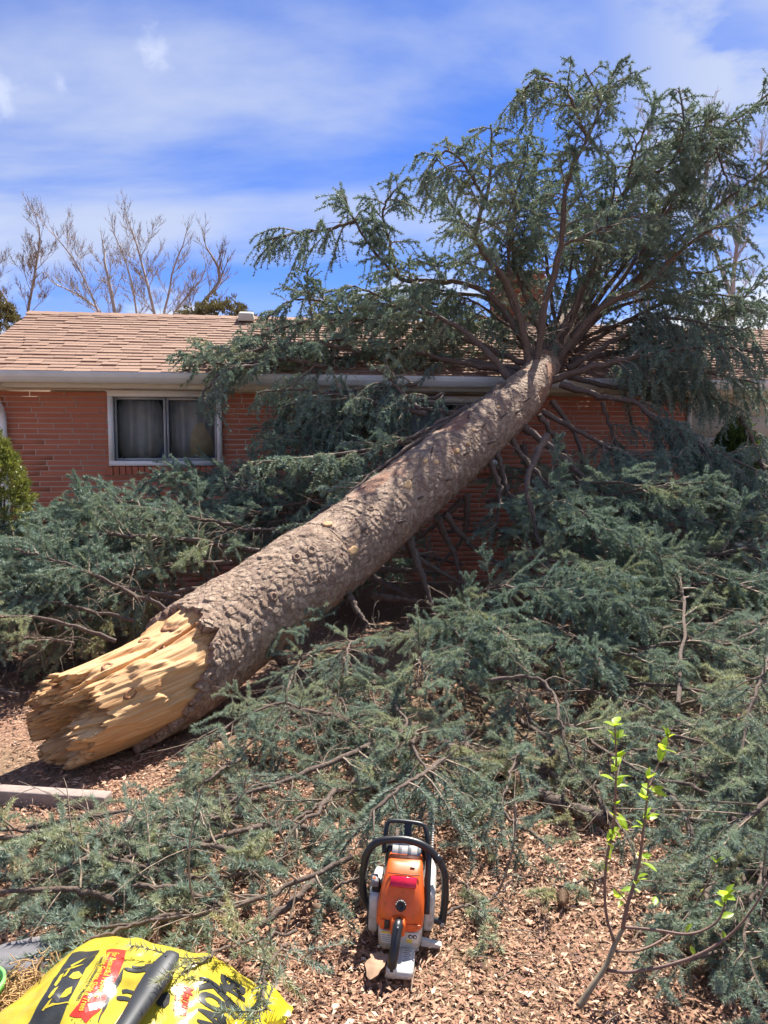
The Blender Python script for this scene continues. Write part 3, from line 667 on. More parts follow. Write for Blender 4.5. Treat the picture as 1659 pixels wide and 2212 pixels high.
C_, T_, N_, B_, r_ = frame(Sg.ravel()); tf = Tg.ravel()
dirv = N_ * np.cos(tf)[:, None] + B_ * np.sin(tf)[:, None]
q3 = np.stack([np.cos(tf) * r_, np.sin(tf) * r_, Sg.ravel()], -1)
low = (fbm(q3 * 4.0, 3, 1) - .45) * 0.030
def plates(q, nsite, asp, seed):
    g = np.random.default_rng(seed); s_ = g.uniform(Sg.min() - .1, SEND + .1, nsite); a_ = g.uniform(0, 2 * np.pi, nsite); rr = np.interp(s_, SA, RA)
    kt = kdtree.KDTree(nsite); P = np.stack([np.cos(a_) * rr, np.sin(a_) * rr, s_ / asp], -1)
    for i, p in enumerate(P): kt.insert(p, i)
    kt.balance(); qq = q * [1, 1, 1 / asp]
    wv = (np.stack([vnoise(q * 26, 31 + k) for k in range(3)], -1) - .5) * 0.022
    qq = qq + wv; n = len(qq); I = np.empty(n, int); F1 = np.empty(n); F2 = np.empty(n)
    for k, p in enumerate(qq):
        f = kt.find_n(p, 2); I[k] = f[0][1]; F1[k] = f[0][2]; F2[k] = f[1][2]
    return I, F1, F2, P[I], qq, g.random(nsite)[I], g.random((nsite, 2))[I] - .5
I, F1, F2, PC, qq, rnd, tl = plates(q3, 7500, 1.25, 4)
edge = np.clip((F2 - F1) / 0.0075, 0, 1); edge = edge * edge * (3 - 2 * edge)
ds = (qq - PC)[:, 2]; da = np.arctan2(PC[:, 1], PC[:, 0]); tang = np.stack([-np.sin(da), np.cos(da)], -1); dt = ((qq - PC)[:, :2] * tang).sum(1)
plate = edge * (0.002 + 0.0045 * rnd) - 0.16 * ds * edge + (tl[:, 0] * ds + tl[:, 1] * dt) * 0.16 * edge
redm = np.clip((fbm(q3 * [3.2, 3.2, 2.2] + 4, 4, 12) - .555) * 16, 0, 1) * np.clip((Sg.ravel() - s_at_depth(4.9)), 0, 1)
under = np.clip((-np.cos(tf) + 0.1) * 1.2, 0, 1) * 0.4
disp = low + plate * (1 - 0.65 * redm) - 0.006 * redm + (fbm(q3 * 55, 3, 6) - .4) * 0.006
lip = np.exp(-(tt * (SEND - SB0) / 0.05) ** 2)[:, None] * np.ones((1, NT_))
V = C_ + dirv * (r_ + disp + 0.004 * lip.ravel())[:, None]
idx = np.arange(NS_ * NT_).reshape(NS_, NT_)
Fq = np.stack([idx[:-1], idx[1:], np.roll(idx[1:], -1, 1), np.roll(idx[:-1], -1, 1)], -1).reshape(-1, 4)
# inward rim at the torn edge
i0 = idx[0]; Cr, Tr2, Nr, Br, rr = frame(se); Vr = Cr + (Nr * np.cos(th)[:, None] + Br * np.sin(th)[:, None]) * (rr - 0.05)[:, None]
ri = np.arange(NT_) + len(V); V = np.concatenate([V, Vr]); Fr = np.stack([i0, np.roll(i0, -1), np.roll(ri, -1), ri], -1)
at = {'tint': np.concatenate([rnd, np.full(NT_, .3)]), 'red': np.concatenate([np.maximum(redm, under * (vnoise(q3 * 9, 3) > .35)), np.full(NT_, .8)])}
mk('trunk', V, [Fq, Fr], M['bark'], spruce, True, at, TB)
tp = AX[SA >= SEND - .1]; tube1('trunk_top', tp, np.interp(SA[SA >= SEND - .1], SA, RA)[::12], M['bark'], spruce, 12, 0, True, TB)
# --- split wood at the butt: fibrous slabs torn to different lengths
nt2, ns2 = 280, 170
th2 = np.linspace(0, 2 * np.pi, nt2, endpoint=False); e2 = bark_edge(th2) + 0.10
q2 = np.stack([np.cos(th2) * 1.6 + 3, np.sin(th2) * 1.6 + 3], -1)
g = np.random.default_rng(2)
blk = np.floor(fbm(q2 * 1.7, 2, 41) * 14) / 14.0
endw = 0.02 + (blk - .42) * 0.62 + (vnoise(q2 * 14, 5) - .5) * 0.07 + (vnoise(q2 * 40, 9) - .5) * 0.03
endw = np.clip(endw + 0.10 * np.clip(np.cos(th2), 0, 1) + 0.13, 0.10, 0.50)
t2 = np.linspace(0, 1, ns2)
S2 = endw[None] + (e2 - endw)[None] * t2[:, None]; T2g = np.broadcast_to(th2[None], S2.shape)
sf, tf2 = S2.ravel(), T2g.ravel()
C2, TA2, N2, B2, r2 = frame(np.clip(sf, 0, LEN)); C2 = C2 + TA2 * np.minimum(sf, 0)[:, None]
c2 = np.stack([np.cos(tf2), np.sin(tf2)], -1)
fibp = np.stack([c2[:, 0] * 9, c2[:, 1] * 9, sf * 0.9], -1)
fib = (fbm(fibp + 7, 4, 21) - .45); fine0 = fbm(np.stack([c2[:, 0] * 12, c2[:, 1] * 12, sf * 2.5], -1), 3, 17) - .45
_q = fbm(np.stack([c2[:, 0] * 1.5 + sf * .5, c2[:, 1] * 1.5, sf * 2.1], -1) + 3, 3, 33) * 6 + fine0 * .7; _f = _q - np.floor(_q); steps = (np.floor(_q) + np.clip(_f / .3, 0, 1)) / 6.0 - .55
fine = fbm(np.stack([c2[:, 0] * 34, c2[:, 1] * 34, sf * 3.0], -1), 3, 51) - .45
peel = np.clip(1 - (sf - np.repeat(endw[None], ns2, 0).ravel()) / 0.9, 0, 1)
crack = np.exp(-((tf2 - .55 - 0.10 * np.sin(sf * 5)) / 0.030) ** 2) * (sf > 0.05) * (sf < 0.95) * 0.055
und = np.clip(-c2[:, 0] * 1.6, 0, 1)
rw = r2 * 0.975 - 0.026 - 0.030 * peel * (1 - und) + (steps + .05) * 0.14 * (1 - .6 * und) + fib * 0.014 + fine * 0.007 - crack
# flattened upper face where the slab tore away
rw -= 0.045 * np.clip(np.cos(tf2 + .5), 0, 1) ** 2 * np.clip(1 - sf / 1.1, 0, 1)
zmin = 0.0
V2 = C2 + (N2 * c2[:, :1] + B2 * c2[:, 1:]) * rw[:, None]
# torn end surface: rings towards the heart
rings = 26; inner = []
rho = np.linspace(1, 0.02, rings)[1:]
E0, TE, NE, BE, rE = frame(np.full(nt2, 0.12)); rim = rw.reshape(ns2, nt2)[0]
for k, p in enumerate(rho):
    xy = np.stack([np.cos(th2) * p * 3 + 8, np.sin(th2) * p * 3 + 8], -1)
    fl = np.floor(fbm(xy * 1.5, 3, 61) * 11) / 11.0 - .45
    dep = endw * p + (1 - p) * 0.24 + fl * 0.45 * min(1, (1 - p) * 3) + (vnoise(xy * 16, 3) - .5) * 0.07
    cav = np.exp(-(((np.cos(th2) * p + .42) / .16) ** 2 + ((np.sin(th2) * p + .1) / .42) ** 2)); dep = dep + 0.30 * cav
    Ck, Tk, Nk, Bk, rk = frame(np.clip(dep, 0, LEN)); Ck = Ck + Tk * np.minimum(dep, 0)[:, None]
    inner.append(Ck + (Nk * np.cos(th2)[:, None] + Bk * np.sin(th2)[:, None]) * (rim * p)[:, None])
i2 = np.arange(ns2 * nt2).reshape(ns2, nt2); jn = np.arange(len(rho) * nt2).reshape(len(rho), nt2) + ns2 * nt2
allr = np.concatenate([jn[::-1], i2]); 
Fw = np.stack([allr[:-1], allr[1:], np.roll(allr[1:], -1, 1), np.roll(allr[:-1], -1, 1)], -1).reshape(-1, 4)
Vw = np.concatenate([V2, np.concatenate(inner)])
Vw[:, 2] = np.maximum(Vw[:, 2], 0.012 + 0.02 * vnoise(Vw[:, :2] * 8, 2))
fa = np.stack([np.concatenate([tf2 * r2, np.tile(th2 * .27, len(rho))]), np.concatenate([sf, np.repeat(rho * .27, nt2)]), np.zeros(len(Vw))], -1)
wood = mk('split_wood', Vw, Fw, M['wood'], spruce, False, {'fib': fa}, TB)
# splinters standing off the torn end
for k in range(9):
    a = g.uniform(0, 2 * np.pi); s = float(np.interp(a, th2, endw)) + g.uniform(-.02, .55) if k < 3 else float(np.interp(a, th2, e2)) - 0.10 + g.uniform(-.05, .02)
    c, t, n_, b_, r = [x[0] if np.ndim(x) > 0 else x for x in frame(np.array([max(s, 0)]))]
    L = g.uniform(.05, .13); rr = r * .93 - .03; p = c + (n_ * math.cos(a) + b_ * math.sin(a)) * (rr - .012); o_ = (n_ * math.cos(a) + b_ * math.sin(a))
    if p[2] < .05: continue
    wdt = g.uniform(.006, .018); sd = np.cross(t, o_)
    P0, P1 = p + t * L * .6, p - t * L * .5 + o_ * g.uniform(.0, .012)
    V = np.array([P0 - sd * wdt, P0 + sd * wdt, P0 + sd * wdt + o_ * .010, P0 - sd * wdt + o_ * .010, P1 - sd * wdt * .2, P1 + sd * wdt * .2, P1 + sd * wdt * .2 + o_ * .004, P1 - sd * wdt * .2 + o_ * .004])
    mk('splinter', V, BOXF, M['wood'], spruce, False, {'fib': np.stack([np.full(8, a), np.array([0, 0, 0, 0, 1, 1, 1, 1]) * L, np.zeros(8)], -1)}, TB)
from mathutils.bvhtree import BVHTree
BV_W = BVHTree.FromPolygons([tuple(x) for x in Vw], [tuple(x) for x in Fw])
def on_trunk(u, v, extra=0.0):
    if extra < 0:
        r = norm(ray(u, v)); h = BV_W.ray_cast(Vector(CAM), Vector(r))
        if h[0] is not None:
            p = np.array(h[0]); i = int(np.linalg.norm(AX - p, axis=1).argmin()); return p - norm((p - AX[i])[None])[0] * .004, norm((p - AX[i])[None])[0], TT[i], i
    return on_trunk2(u, v, extra)
def on_trunk2(u, v, extra=0.0):
    """surface point of the trunk on the line of sight"""
    r = norm(ray(u, v)); best = None
    for t in np.arange(2.8, 12, 0.01):
        p = CAM + r * t; d = np.linalg.norm(AX - p, axis=1); i = int(d.argmin())
        if d[i] < RA[i] + extra: return p, norm((p - AX[i])[None])[0], TT[i], i
        if best is None or d[i] - RA[i] < best[0]: best = (d[i] - RA[i], p, norm((p - AX[i])[None])[0], TT[i], i)
    return best[1:]
def knot(u, v, r, mat, name='knot', hole=True, h=0.012, inset=0.0, asp=1.25):
    p, n_, t, i = on_trunk(u, v, -inset); b_ = np.cross(n_, t); b = MB(); k = 18; a = np.linspace(0, 2 * np.pi, k, endpoint=False)
    prof = [(1.25, -.006), (1.0, h), (.62, h * 1.15), (.5, h * .2), (.3, -.012), (0.02, -.014)] if hole else [(1.05, -.01), (1.0, h), (.9, h * 1.2), (.5, h * 1.25), (0.02, h * 1.2)]
    wob = 1 + .16 * np.sin(a * 2 + u) + .08 * np.sin(a * 5 + v)
    V = np.concatenate([p + (t * (np.cos(a) * asp)[:, None] + b_ * np.sin(a)[:, None]) * (r * q * wob)[:, None] + n_ * hh for q, hh in prof]); ii = np.arange(len(prof) * k).reshape(-1, k)
    F = np.stack([ii[:-1], np.roll(ii[:-1], -1, 1), np.roll(ii[1:], -1, 1), ii[1:]], -1).reshape(-1, 4)
    return mk(name, V, F, mat, spruce, True, {'fib': V * 3, 'tint': np.full(len(V), .4), 'red': np.full(len(V), .15)}, TB)
for u, v, r in ((313, 1383, .030), (368, 1355, .036), (345, 1400, .028), (232, 1440, .026), (283, 1498, .030), (118, 1482, .012)): knot(u, v, r * .8, M['knot'], 'knot', True, .008, .045, 1.6)
for u, v, r in ((470, 1392, .026), (455, 1462, .032), (590, 1290, .028), (640, 1205, .028), (672, 1190, .035), (735, 1200, .02), (690, 1250, .02), (800, 1100, .025)): knot(u, v, r * .8, M['bark'], 'branch_scar', True, .013)
for u, v, r, h in ((708, 1134, .026, .012), (762, 1190, .03, .01), (880, 1048, .03, .01), (918, 996, .022, .012), (940, 1000, .02, .012), (986, 975, .018, .015), (1010, 960, .016, .015), (1022, 930, .014, .01), (1075, 880, .014, .012), (975, 1010, .014, .010)): knot(u, v, r, M['wood_end'], 'cut_stub', False, h, 0, 1.5)
for u, v, L_, r in ((1000, 985, .07, .012), (1050, 960, .09, .013), (1080, 905, .08, .012), (1040, 925, .06, .010), (960, 1040, .07, .012), (900, 1080, .06, .012), (1110, 895, .09, .012), (1130, 870, .08, .011), (860, 1130, .06, .012), (1010, 905, .07, .011), (780, 1150, .05, .012), (930, 980, .06, .010)):
    p, n_, t, i = on_trunk(u, v); d_ = norm((n_ + t * .55 + np.array([0, 0, .1]))[None])[0]; tube1('broken_stub', [p - n_ * .03, p + d_ * L_ * .5, p + d_ * L_], [r, r * .9, r * .45], M['limb'], spruce, 7, 6, True, TB)
# --- foliage generator
def needles(Q, per, nl, nw, g, tint, spread=1.05):
    N = len(Q); t = g.random((N, per)); p, tg = lerp_poly(Q, t); p = p.reshape(-1, 3); tg = tg.reshape(-1, 3); n = len(p)
    a = norm(np.cross(tg, norm(g.normal(size=(n, 3))))); al = g.normal(spread, .22, n)[:, None]
    d = tg * np.cos(al) + a * np.sin(al); d[:, 2] += 0.05; d = norm(d); ln = (nl * g.uniform(.65, 1.15, n))[:, None]
    s = norm(np.cross(d, g.normal(size=(n, 3)))) * nw * .5
    V = np.stack([p - s, p + s, p + d * ln + s * .3], 1).reshape(-1, 3)
    tt_ = np.repeat(np.clip(np.repeat(tint, per) + g.normal(0, .07, n), 0, 1), 3)
    return V, np.arange(n * 3).reshape(-1, 3), tt_
def grow(path, r0, r1, seed, n2=13, l2=.55, bare=.3, droop=.35, hang=.55, tw=(.07, .19), dens=190, nl=.022, nw=.0022, flat=.45, fwd=.75, tint0=.45, pts=26, dead=5, gap=.045, jit=.012):
    g = np.random.default_rng(seed); P = smooth_path(path, pts); L = np.linalg.norm(np.diff(P, axis=0), axis=1).sum()
    P[1:-1] += g.normal(0, jit, (pts - 2, 3)); wood, tw_ = MB(), MB(); fol = MB()
    V, F, ix = tubes(P[None], np.linspace(r0, r1, pts)[None] * (1 + .12 * np.sin(np.arange(pts) * 1.7))[None], 8); wood.add(V, F); wood.add(V[ix[0, 0]], np.arange(8)[None, ::-1])
    N = max(3, int(L * (1 - bare) * n2)); s = bare + (1 - bare) * (np.arange(N) + g.random(N)) / N
    p, t = lerp_poly(P[None], s[None]); p, t = p[0], t[0]
    sd = np.cross(t, UPV); sd = np.where(np.linalg.norm(sd, axis=1, keepdims=True) < .2, np.array([[1., 0, 0]]), sd); sd = norm(sd); u2 = np.cross(sd, t)
    el = g.normal(0, flat, N) + (g.random(N) < .25) * g.uniform(-1, 1.6, N); sg = np.where(np.arange(N) % 2, 1, -1) * np.where(g.random(N) < .15, -1, 1)
    d = norm(t * (fwd * g.uniform(.5, 1.3, N))[:, None] + sd * (sg * np.cos(el))[:, None] + u2 * np.sin(el)[:, None])
    ln = l2 * (1.12 - s) ** .55 * g.uniform(.5, 1.1, N) * np.clip(1 - 1.2 * np.clip(bare + .12 - s, 0, 1), .5, 1)
    ks = np.linspace(0, 1, 6)
    Q2 = p[:, None] + d[:, None] * (ln[:, None] * ks)[..., None] + np.array([0, 0, -1.]) * (droop * g.uniform(.4, 1.5, N)[:, None] * ln[:, None] * ks ** 2)[..., None] + np.cumsum(g.normal(0, .012, (N, 6, 3)), 1) * ks[None, :, None]
    rr = np.clip(r1 * 1.1 + (r0 - r1) * .22 * (1 - s), .0025, .011)
    V, F, _ = tubes(Q2, rr[:, None] * np.linspace(1, .35, 6)[None], 3); tw_.add(V, F)
    m3 = np.maximum(2, (ln / gap).astype(int)); own = np.repeat(np.arange(N), m3); n3 = len(own)
    k_in = np.concatenate([np.arange(m) for m in m3]); f3 = np.clip(.10 + .90 * (k_in + g.uniform(.2, .8, n3)) / m3[own], 0, 1); p3, t3 = lerp_poly(Q2[own], f3[:, None]); p3, t3 = p3[:, 0], t3[:, 0]
    pn = norm(u2[own] + g.normal(0, .45, (n3, 3))); s3 = norm(np.cross(t3, pn)) * np.where(k_in % 2, 1, -1)[:, None]; d3 = norm(t3 * .85 + s3 * g.uniform(.45, .85, n3)[:, None] + np.array([0, 0, -hang]) * g.uniform(.1, 1.4, n3)[:, None])
    l3 = g.uniform(*tw, n3) * np.clip(1.25 - .6 * f3, .5, 1.25); k3 = np.linspace(0, 1, 4)
    Q3 = p3[:, None] + d3[:, None] * (l3[:, None] * k3)[..., None] + np.array([0, 0, -1.]) * (.22 * hang * l3[:, None] * k3 ** 2)[..., None] + g.normal(0, .004, (n3, 4, 3)) * k3[None, :, None]
    V, F, _ = tubes(Q3, np.array([[.0022, .0018, .0014, .0008]]), 3); tw_.add(V, F)
    bt = np.clip(tint0 + g.normal(0, .16, N), 0, 1); t3n = np.clip(bt[own] + g.normal(0, .10, n3), 0, 1)
    m = max(4, int(dens * float(l3.mean()))); V, F, t_ = needles(Q3, m, nl, nw, g, t3n); fol.add(V, F, tint=t_)
    ko = np.linspace(.35, 1, 5); Qo, _t = lerp_poly(Q2, np.broadcast_to(ko, (N, 5))); m = max(4, int(dens * float(ln.mean()) * .6)); V, F, t_ = needles(Qo, m, nl, nw, g, bt); fol.add(V, F, tint=t_)
    Pm, _t = lerp_poly(P[None], np.linspace(max(.75, bare), 1, 8)[None]); V, F, t_ = needles(Pm, int(dens * L * .28), nl, nw, g, np.array([tint0])); fol.add(V, F, tint=t_)
    nd = int(dead * L)
    if nd:                                            # bare dead twigs on the inner part
        s = g.uniform(.08, min(1, bare + .35), nd); p, t = lerp_poly(P[None], s[None]); p, t = p[0], t[0]
        d = norm(norm(g.normal(size=(nd, 3))) + t * .5); ln = g.uniform(.12, .42, nd); kk = np.linspace(0, 1, 6); bend = g.normal(0, .22, (nd, 3)) + [0, 0, -.22]
        Qd = p[:, None] + d[:, None] * (ln[:, None] * kk)[..., None] + bend[:, None] * (ln[:, None] * kk ** 2)[..., None]
        V, F, _ = tubes(Qd, g.uniform(.0022, .0042, nd)[:, None] * np.linspace(1, .5, 6)[None], 4); tw_.add(V, F)
        own = np.repeat(np.arange(nd), 3); f = g.uniform(.3, 1, len(own)); p, t = lerp_poly(Qd[own], f[:, None]); p, t = p[:, 0], t[:, 0]; d = norm(t + norm(g.normal(size=(len(own), 3))) * .8); ln = g.uniform(.04, .16, len(own)); kk = np.linspace(0, 1, 4)
        Qe = p[:, None] + d[:, None] * (ln[:, None] * kk)[..., None] + np.array([0, 0, -.3]) * (ln[:, None] * kk ** 2)[..., None]
        V, F, _ = tubes(Qe, np.array([[.0018, .0016, .0013, .001]]), 3); tw_.add(V, F)
    return wood, tw_, fol
def branch(path, r0, r1, seed, name='branch', parent=spruce, off=TB, mat='needle', **k):
    wd, tw_, fo = grow(path, r0, r1, seed, **k)
    o = wd.build(name, M['limb'], parent, True, off)
    tw_.build('twigs', M['twig'], o, False, off)['kind'] = 'stuff'; fo.build('needles', M[mat], o, False, off)
    return o
def limb(pts, r0, r1=.008, seed=None, **k):
    branch([W(*p) for p in pts], r0, r1, seed, **k)
SEED = [100]
def L(pts, r0, **k): SEED[0] += 1; limb(pts, r0, seed=SEED[0], **k)
hi = dict(nl=.034, nw=.0100, dens=370, l2=.64, n2=18, gap=.050, tw=(.11, .27), hang=.60, droop=.32, dead=4, tint0=.16, jit=.006)
# upright limbs against the sky
L([(1155, 815, 8.1), (1172, 690, 8.0), (1213, 525, 7.9), (1222, 405, 7.9), (1270, 292, 8.0), (1296, 228, 8.1), (1262, 150, 8.2)], .042, bare=.38, **hi)
L([(1268, 296, 8.0), (1225, 205, 7.9), (1165, 168, 7.8), (1118, 215, 7.7)], .018, bare=.1, **{**hi, 'hang': 1.1})
L([(1290, 235, 8.1), (1330, 180, 8.2), (1360, 165, 8.3)], .012, bare=.1, **hi)
L([(1145, 810, 8.05), (1122, 680, 8.0), (1085, 600, 7.9), (1040, 540, 7.8), (1028, 510, 7.8), (1036, 470, 7.8), (1058, 390, 7.8), (1060, 270, 7.9)], .040, bare=.42, **hi)
L([(1045, 430, 7.8), (1000, 350, 7.7), (960, 330, 7.6), (905, 390, 7.5)], .016, bare=.05, **{**hi, 'hang': 1.1})
L([(1165, 790, 8.3), (1058, 637, 8.5), (935, 606, 8.5), (862, 600, 8.4), (782, 506, 8.3), (736, 412, 8.3)], .040, bare=.45, **hi)
L([(765, 480, 8.3), (690, 498, 8.2), (628, 506, 8.1), (572, 520, 8.0)], .018, bare=.1, **{**hi, 'hang': 1.2})
L([(860, 598, 8.4), (840, 520, 8.4), (828, 450, 8.4), (880, 385, 8.4)], .018, bare=.15, **hi)
L([(1150, 770, 8.7), (1058, 650, 8.9), (950, 635, 9.0), (860, 628, 9.0), (760, 640, 8.9)], .032, bare=.45, **hi)
L([(1190, 740, 9.0), (1110, 650, 9.1), (1020, 572, 9.0), (945, 575, 8.9), (900, 560, 8.8)], .026, bare=.5, **hi)
L([(1190, 800, 8.4), (1290, 672, 8.3), (1400, 615, 8.2), (1466, 542, 8.1), (1546, 491, 8.0), (1690, 415, 7.9)], .042, bare=.34, **hi)
L([(1214, 531, 7.9), (1309, 491, 8.0), (1382, 465, 8.1), (1450, 470, 8.1)], .016, bare=.1, **hi)
L([(1195, 780, 8.7), (1285, 570, 8.8), (1353, 407, 8.8), (1440, 362, 8.8), (1477, 285, 8.8), (1466, 190, 8.9)], .038, bare=.36, **hi)
L([(1353, 407, 8.8), (1370, 330, 8.8), (1400, 270, 8.8), (1420, 230, 8.8)], .015, bare=.05, **hi)
L([(1225, 740, 9.2), (1400, 500, 9.3), (1540, 300, 9.2), (1605, 248, 9.2), (1680, 185, 9.2)], .040, bare=.34, **hi)
L([(1540, 300, 9.2), (1560, 360, 9.1), (1580, 420, 9.0)], .014, bare=.0, **hi)
L([(1235, 720, 9.6), (1330, 560, 9.8), (1420, 440, 9.9), (1520, 400, 9.9)], .03, bare=.3, **hi)
L([(1170, 790, 8.3), (1250, 640, 8.6), (1300, 520, 8.7), (1330, 380, 8.8), (1310, 330, 8.8)], .03, bare=.35, **hi)
L([(1205, 740, 8.9), (1180, 560, 9.0), (1150, 430, 9.0), (1165, 330, 9.1)], .028, bare=.35, **hi)
L([(1190, 780, 8.4), (1110, 560, 8.6), (1120, 430, 8.7), (1180, 320, 8.7)], .026, bare=.35, **hi)
L([(1250, 700, 9.8), (1400, 590, 9.6), (1520, 590, 9.4), (1610, 560, 9.3)], .03, bare=.3, **hi)
L([(1262, 650, 10.6), (1320, 500, 10.7), (1390, 370, 10.6), (1420, 300, 10.5)], .026, bare=.25, **hi)
L([(1262, 650, 10.6), (1230, 520, 10.8), (1180, 400, 10.9)], .024, bare=.25, **hi)
L([(1240, 740, 9.0), (1420, 560, 9.0), (1560, 440, 8.9), (1690, 340, 8.8)], .032, bare=.3, **hi)
L([(1230, 760, 8.8), (1330, 620, 8.9), (1430, 480, 9.0), (1500, 330, 9.0), (1540, 230, 9.0)], .032, bare=.35, **hi)
L([(1245, 700, 9.6), (1300, 560, 9.7), (1260, 430, 9.7), (1225, 330, 9.7)], .026, bare=.3, **hi)
L([(1250, 690, 9.9), (1430, 640, 9.8), (1560, 660, 9.6), (1690, 660, 9.4)], .028, bare=.2, **hi)
L([(1160, 780, 8.4), (1060, 560, 8.6), (980, 450, 8.6), (950, 390, 8.6)], .028, bare=.4, **hi)
L([(1100, 600, 8.4), (1100, 470, 8.4), (1140, 330, 8.4), (1130, 290, 8.4)], .020, bare=.1, **hi)
L([(1400, 440, 9.3), (1450, 320, 9.3), (1520, 270, 9.3), (1590, 300, 9.2)], .018, bare=.0, **hi)
# right-hand limbs
L([(1190, 822, 8.0), (1290, 790, 7.9), (1382, 771, 7.8), (1528, 750, 7.5), (1690, 765, 7.2)], .038, bare=.3, **{**hi, 'hang': 1.2})
L([(1225, 795, 8.5), (1353, 724, 8.5), (1440, 726, 8.4), (1540, 732, 8.3), (1640, 700, 8.2)], .034, bare=.28, **{**hi, 'hang': 1.2})
L([(1240, 760, 9.0), (1360, 690, 9.0), (1480, 640, 8.9), (1620, 640, 8.8)], .032, bare=.25, **hi)
L([(1230, 780, 8.8), (1400, 745, 9.0), (1540, 690, 9.1), (1660, 600, 9.1)], .032, bare=.25, **hi)
L([(1210, 830, 8.0), (1309, 859, 7.8), (1378, 873, 7.6), (1418, 910, 7.5), (1510, 957, 7.3), (1640, 1020, 7.0)], .036, bare=.35, **{**hi, 'hang': 1.3})
L([(1225, 815, 8.4), (1360, 840, 8.2), (1470, 830, 8.0), (1590, 880, 7.7)], .03, bare=.3, **{**hi, 'hang': 1.3})
L([(1172, 888, 7.5), (1265, 939, 7.3), (1320, 972, 7.2), (1393, 994, 7.0), (1470, 985, 6.9)], .030, bare=.4, **{**hi, 'hang': 1.2})
L([(1128, 918, 7.2), (1200, 975, 7.0), (1273, 1041, 6.8), (1382, 1117, 6.5), (1480, 1180, 6.3)], .038, bare=.6, **hi)
L([(1192, 865, 7.7), (1229, 917, 7.7), (1258, 985, 7.6), (1250, 1060, 7.5), (1290, 1150, 7.3)], .030, bare=.7, **hi)
L([(1165, 895, 7.4), (1218, 975, 7.4), (1250, 1040, 7.3), (1330, 1110, 7.1)], .030, bare=.7, **hi)
L([(1105, 946, 7.0), (1145, 1008, 6.9), (1236, 1092, 6.7), (1330, 1160, 6.5)], .030, bare=.6, **hi)
L([(1054, 930, 6.85), (1076, 985, 6.7), (1092, 1045, 6.6), (1120, 1120, 6.4)], .036, bare=.7, **hi)
L([(1040, 950, 6.75), (1062, 1010, 6.6), (1080, 1060, 6.5), (1070, 1140, 6.3)], .036, bare=.7, **hi)
L([(1182, 940, 6.4), (1156, 990, 6.2), (1138, 1048, 6.0), (1150, 1105, 5.9), (1164, 1165, 5.8), (1182, 1238, 5.6), (1188, 1310, 5.5)], .030, bare=.9, n2=6, **{k: x for k, x in hi.items() if k != 'n2'})
L([(1500, 960, 7.4), (1560, 1000, 7.3), (1630, 1060, 7.2), (1690, 1090, 7.1)], .028, bare=.1, **{**hi, 'hang': 1.2})
L([(1400, 890, 7.8), (1470, 980, 7.7), (1500, 1050, 7.6), (1520, 1110, 7.5)], .026, bare=.1, **{**hi, 'hang': 1.0, 'tint0': .25})
L([(1600, 900, 7.9), (1630, 960, 7.8), (1650, 1020, 7.6), (1670, 1120, 7.4)], .026, bare=.1, **{**hi, 'hang': 1.0, 'tint0': .25})
L([(1300, 870, 7.9), (1330, 960, 7.8), (1350, 1020, 7.7)], .022, bare=.2, **{**hi, 'hang': 1.0, 'tint0': .25})
cur = {**hi, 'hang': 1.25, 'droop': .55, 'tw': (.14, .32), 'n2': 15}
L([(1235, 740, 9.1), (1370, 690, 8.8), (1480, 690, 8.5), (1600, 720, 8.2)], .026, bare=.15, **cur)
L([(1230, 790, 8.6), (1370, 790, 8.2), (1500, 800, 7.9), (1640, 830, 7.6)], .026, bare=.2, **cur)
L([(1200, 740, 9.0), (1150, 640, 8.8), (1100, 560, 8.6), (1120, 480, 8.6)], .022, bare=.15, **cur)
L([(1190, 740, 9.1), (1230, 600, 9.2), (1250, 480, 9.2), (1300, 400, 9.2)], .022, bare=.15, **cur)
L([(1170, 770, 8.6), (1080, 690, 8.7), (1000, 640, 8.7), (920, 620, 8.6)], .022, bare=.15, **cur)
L([(900, 830, 7.6), (800, 840, 7.5), (700, 850, 7.4), (610, 880, 7.3)], .020, bare=.0, **{**cur, 'tint0': .15})
L([(960, 850, 7.5), (870, 880, 7.5), (780, 900, 7.4), (700, 930, 7.3)], .020, bare=.0, **{**cur, 'tint0': .1})
# limbs over the roof at left
roofk = dict(nl=.033, nw=.0095, dens=380, l2=.60, n2=16, gap=.048, tw=(.10, .24), hang=.5, droop=.3, dead=4, tint0=.28, jit=.006)
L([(1105, 822, 7.75), (1065, 775, 7.8), (1029, 739, 7.9), (970, 695, 8.0), (900, 673, 8.1), (800, 690, 8.1)], .040, bare=.5, **roofk)
L([(1120, 812, 8.0), (1073, 797, 8.2), (956, 775, 8.25), (828, 746, 8.2), (722, 735, 8.1), (620, 760, 8.0)], .036, bare=.35, **roofk)
L([(1150, 790, 8.3), (1060, 755, 8.5), (981, 724, 8.6), (846, 699, 8.6), (740, 690, 8.5)], .034, bare=.3, **roofk)
L([(1170, 770, 8.7), (1050, 715, 9.0), (930, 690, 9.1), (800, 670, 9.1), (680, 660, 9.0)], .032, bare=.2, **roofk)
L([(1180, 750, 9.0), (1080, 700, 9.4), (960, 670, 9.6), (850, 650, 9.7)], .030, bare=.2, **roofk)
L([(1130, 800, 8.2), (1000, 780, 8.4), (860, 775, 8.5), (700, 770, 8.5), (560, 740, 8.4)], .034, bare=.25, **roofk)
L([(860, 700, 8.5), (740, 690, 8.4), (640, 700, 8.3), (540, 730, 8.2)], .026, bare=.05, **roofk)
L([(780, 760, 8.1), (660, 740, 8.0), (540, 760, 7.9), (420, 790, 7.7)], .026, bare=.05, **{**roofk, 'tint0': .3})
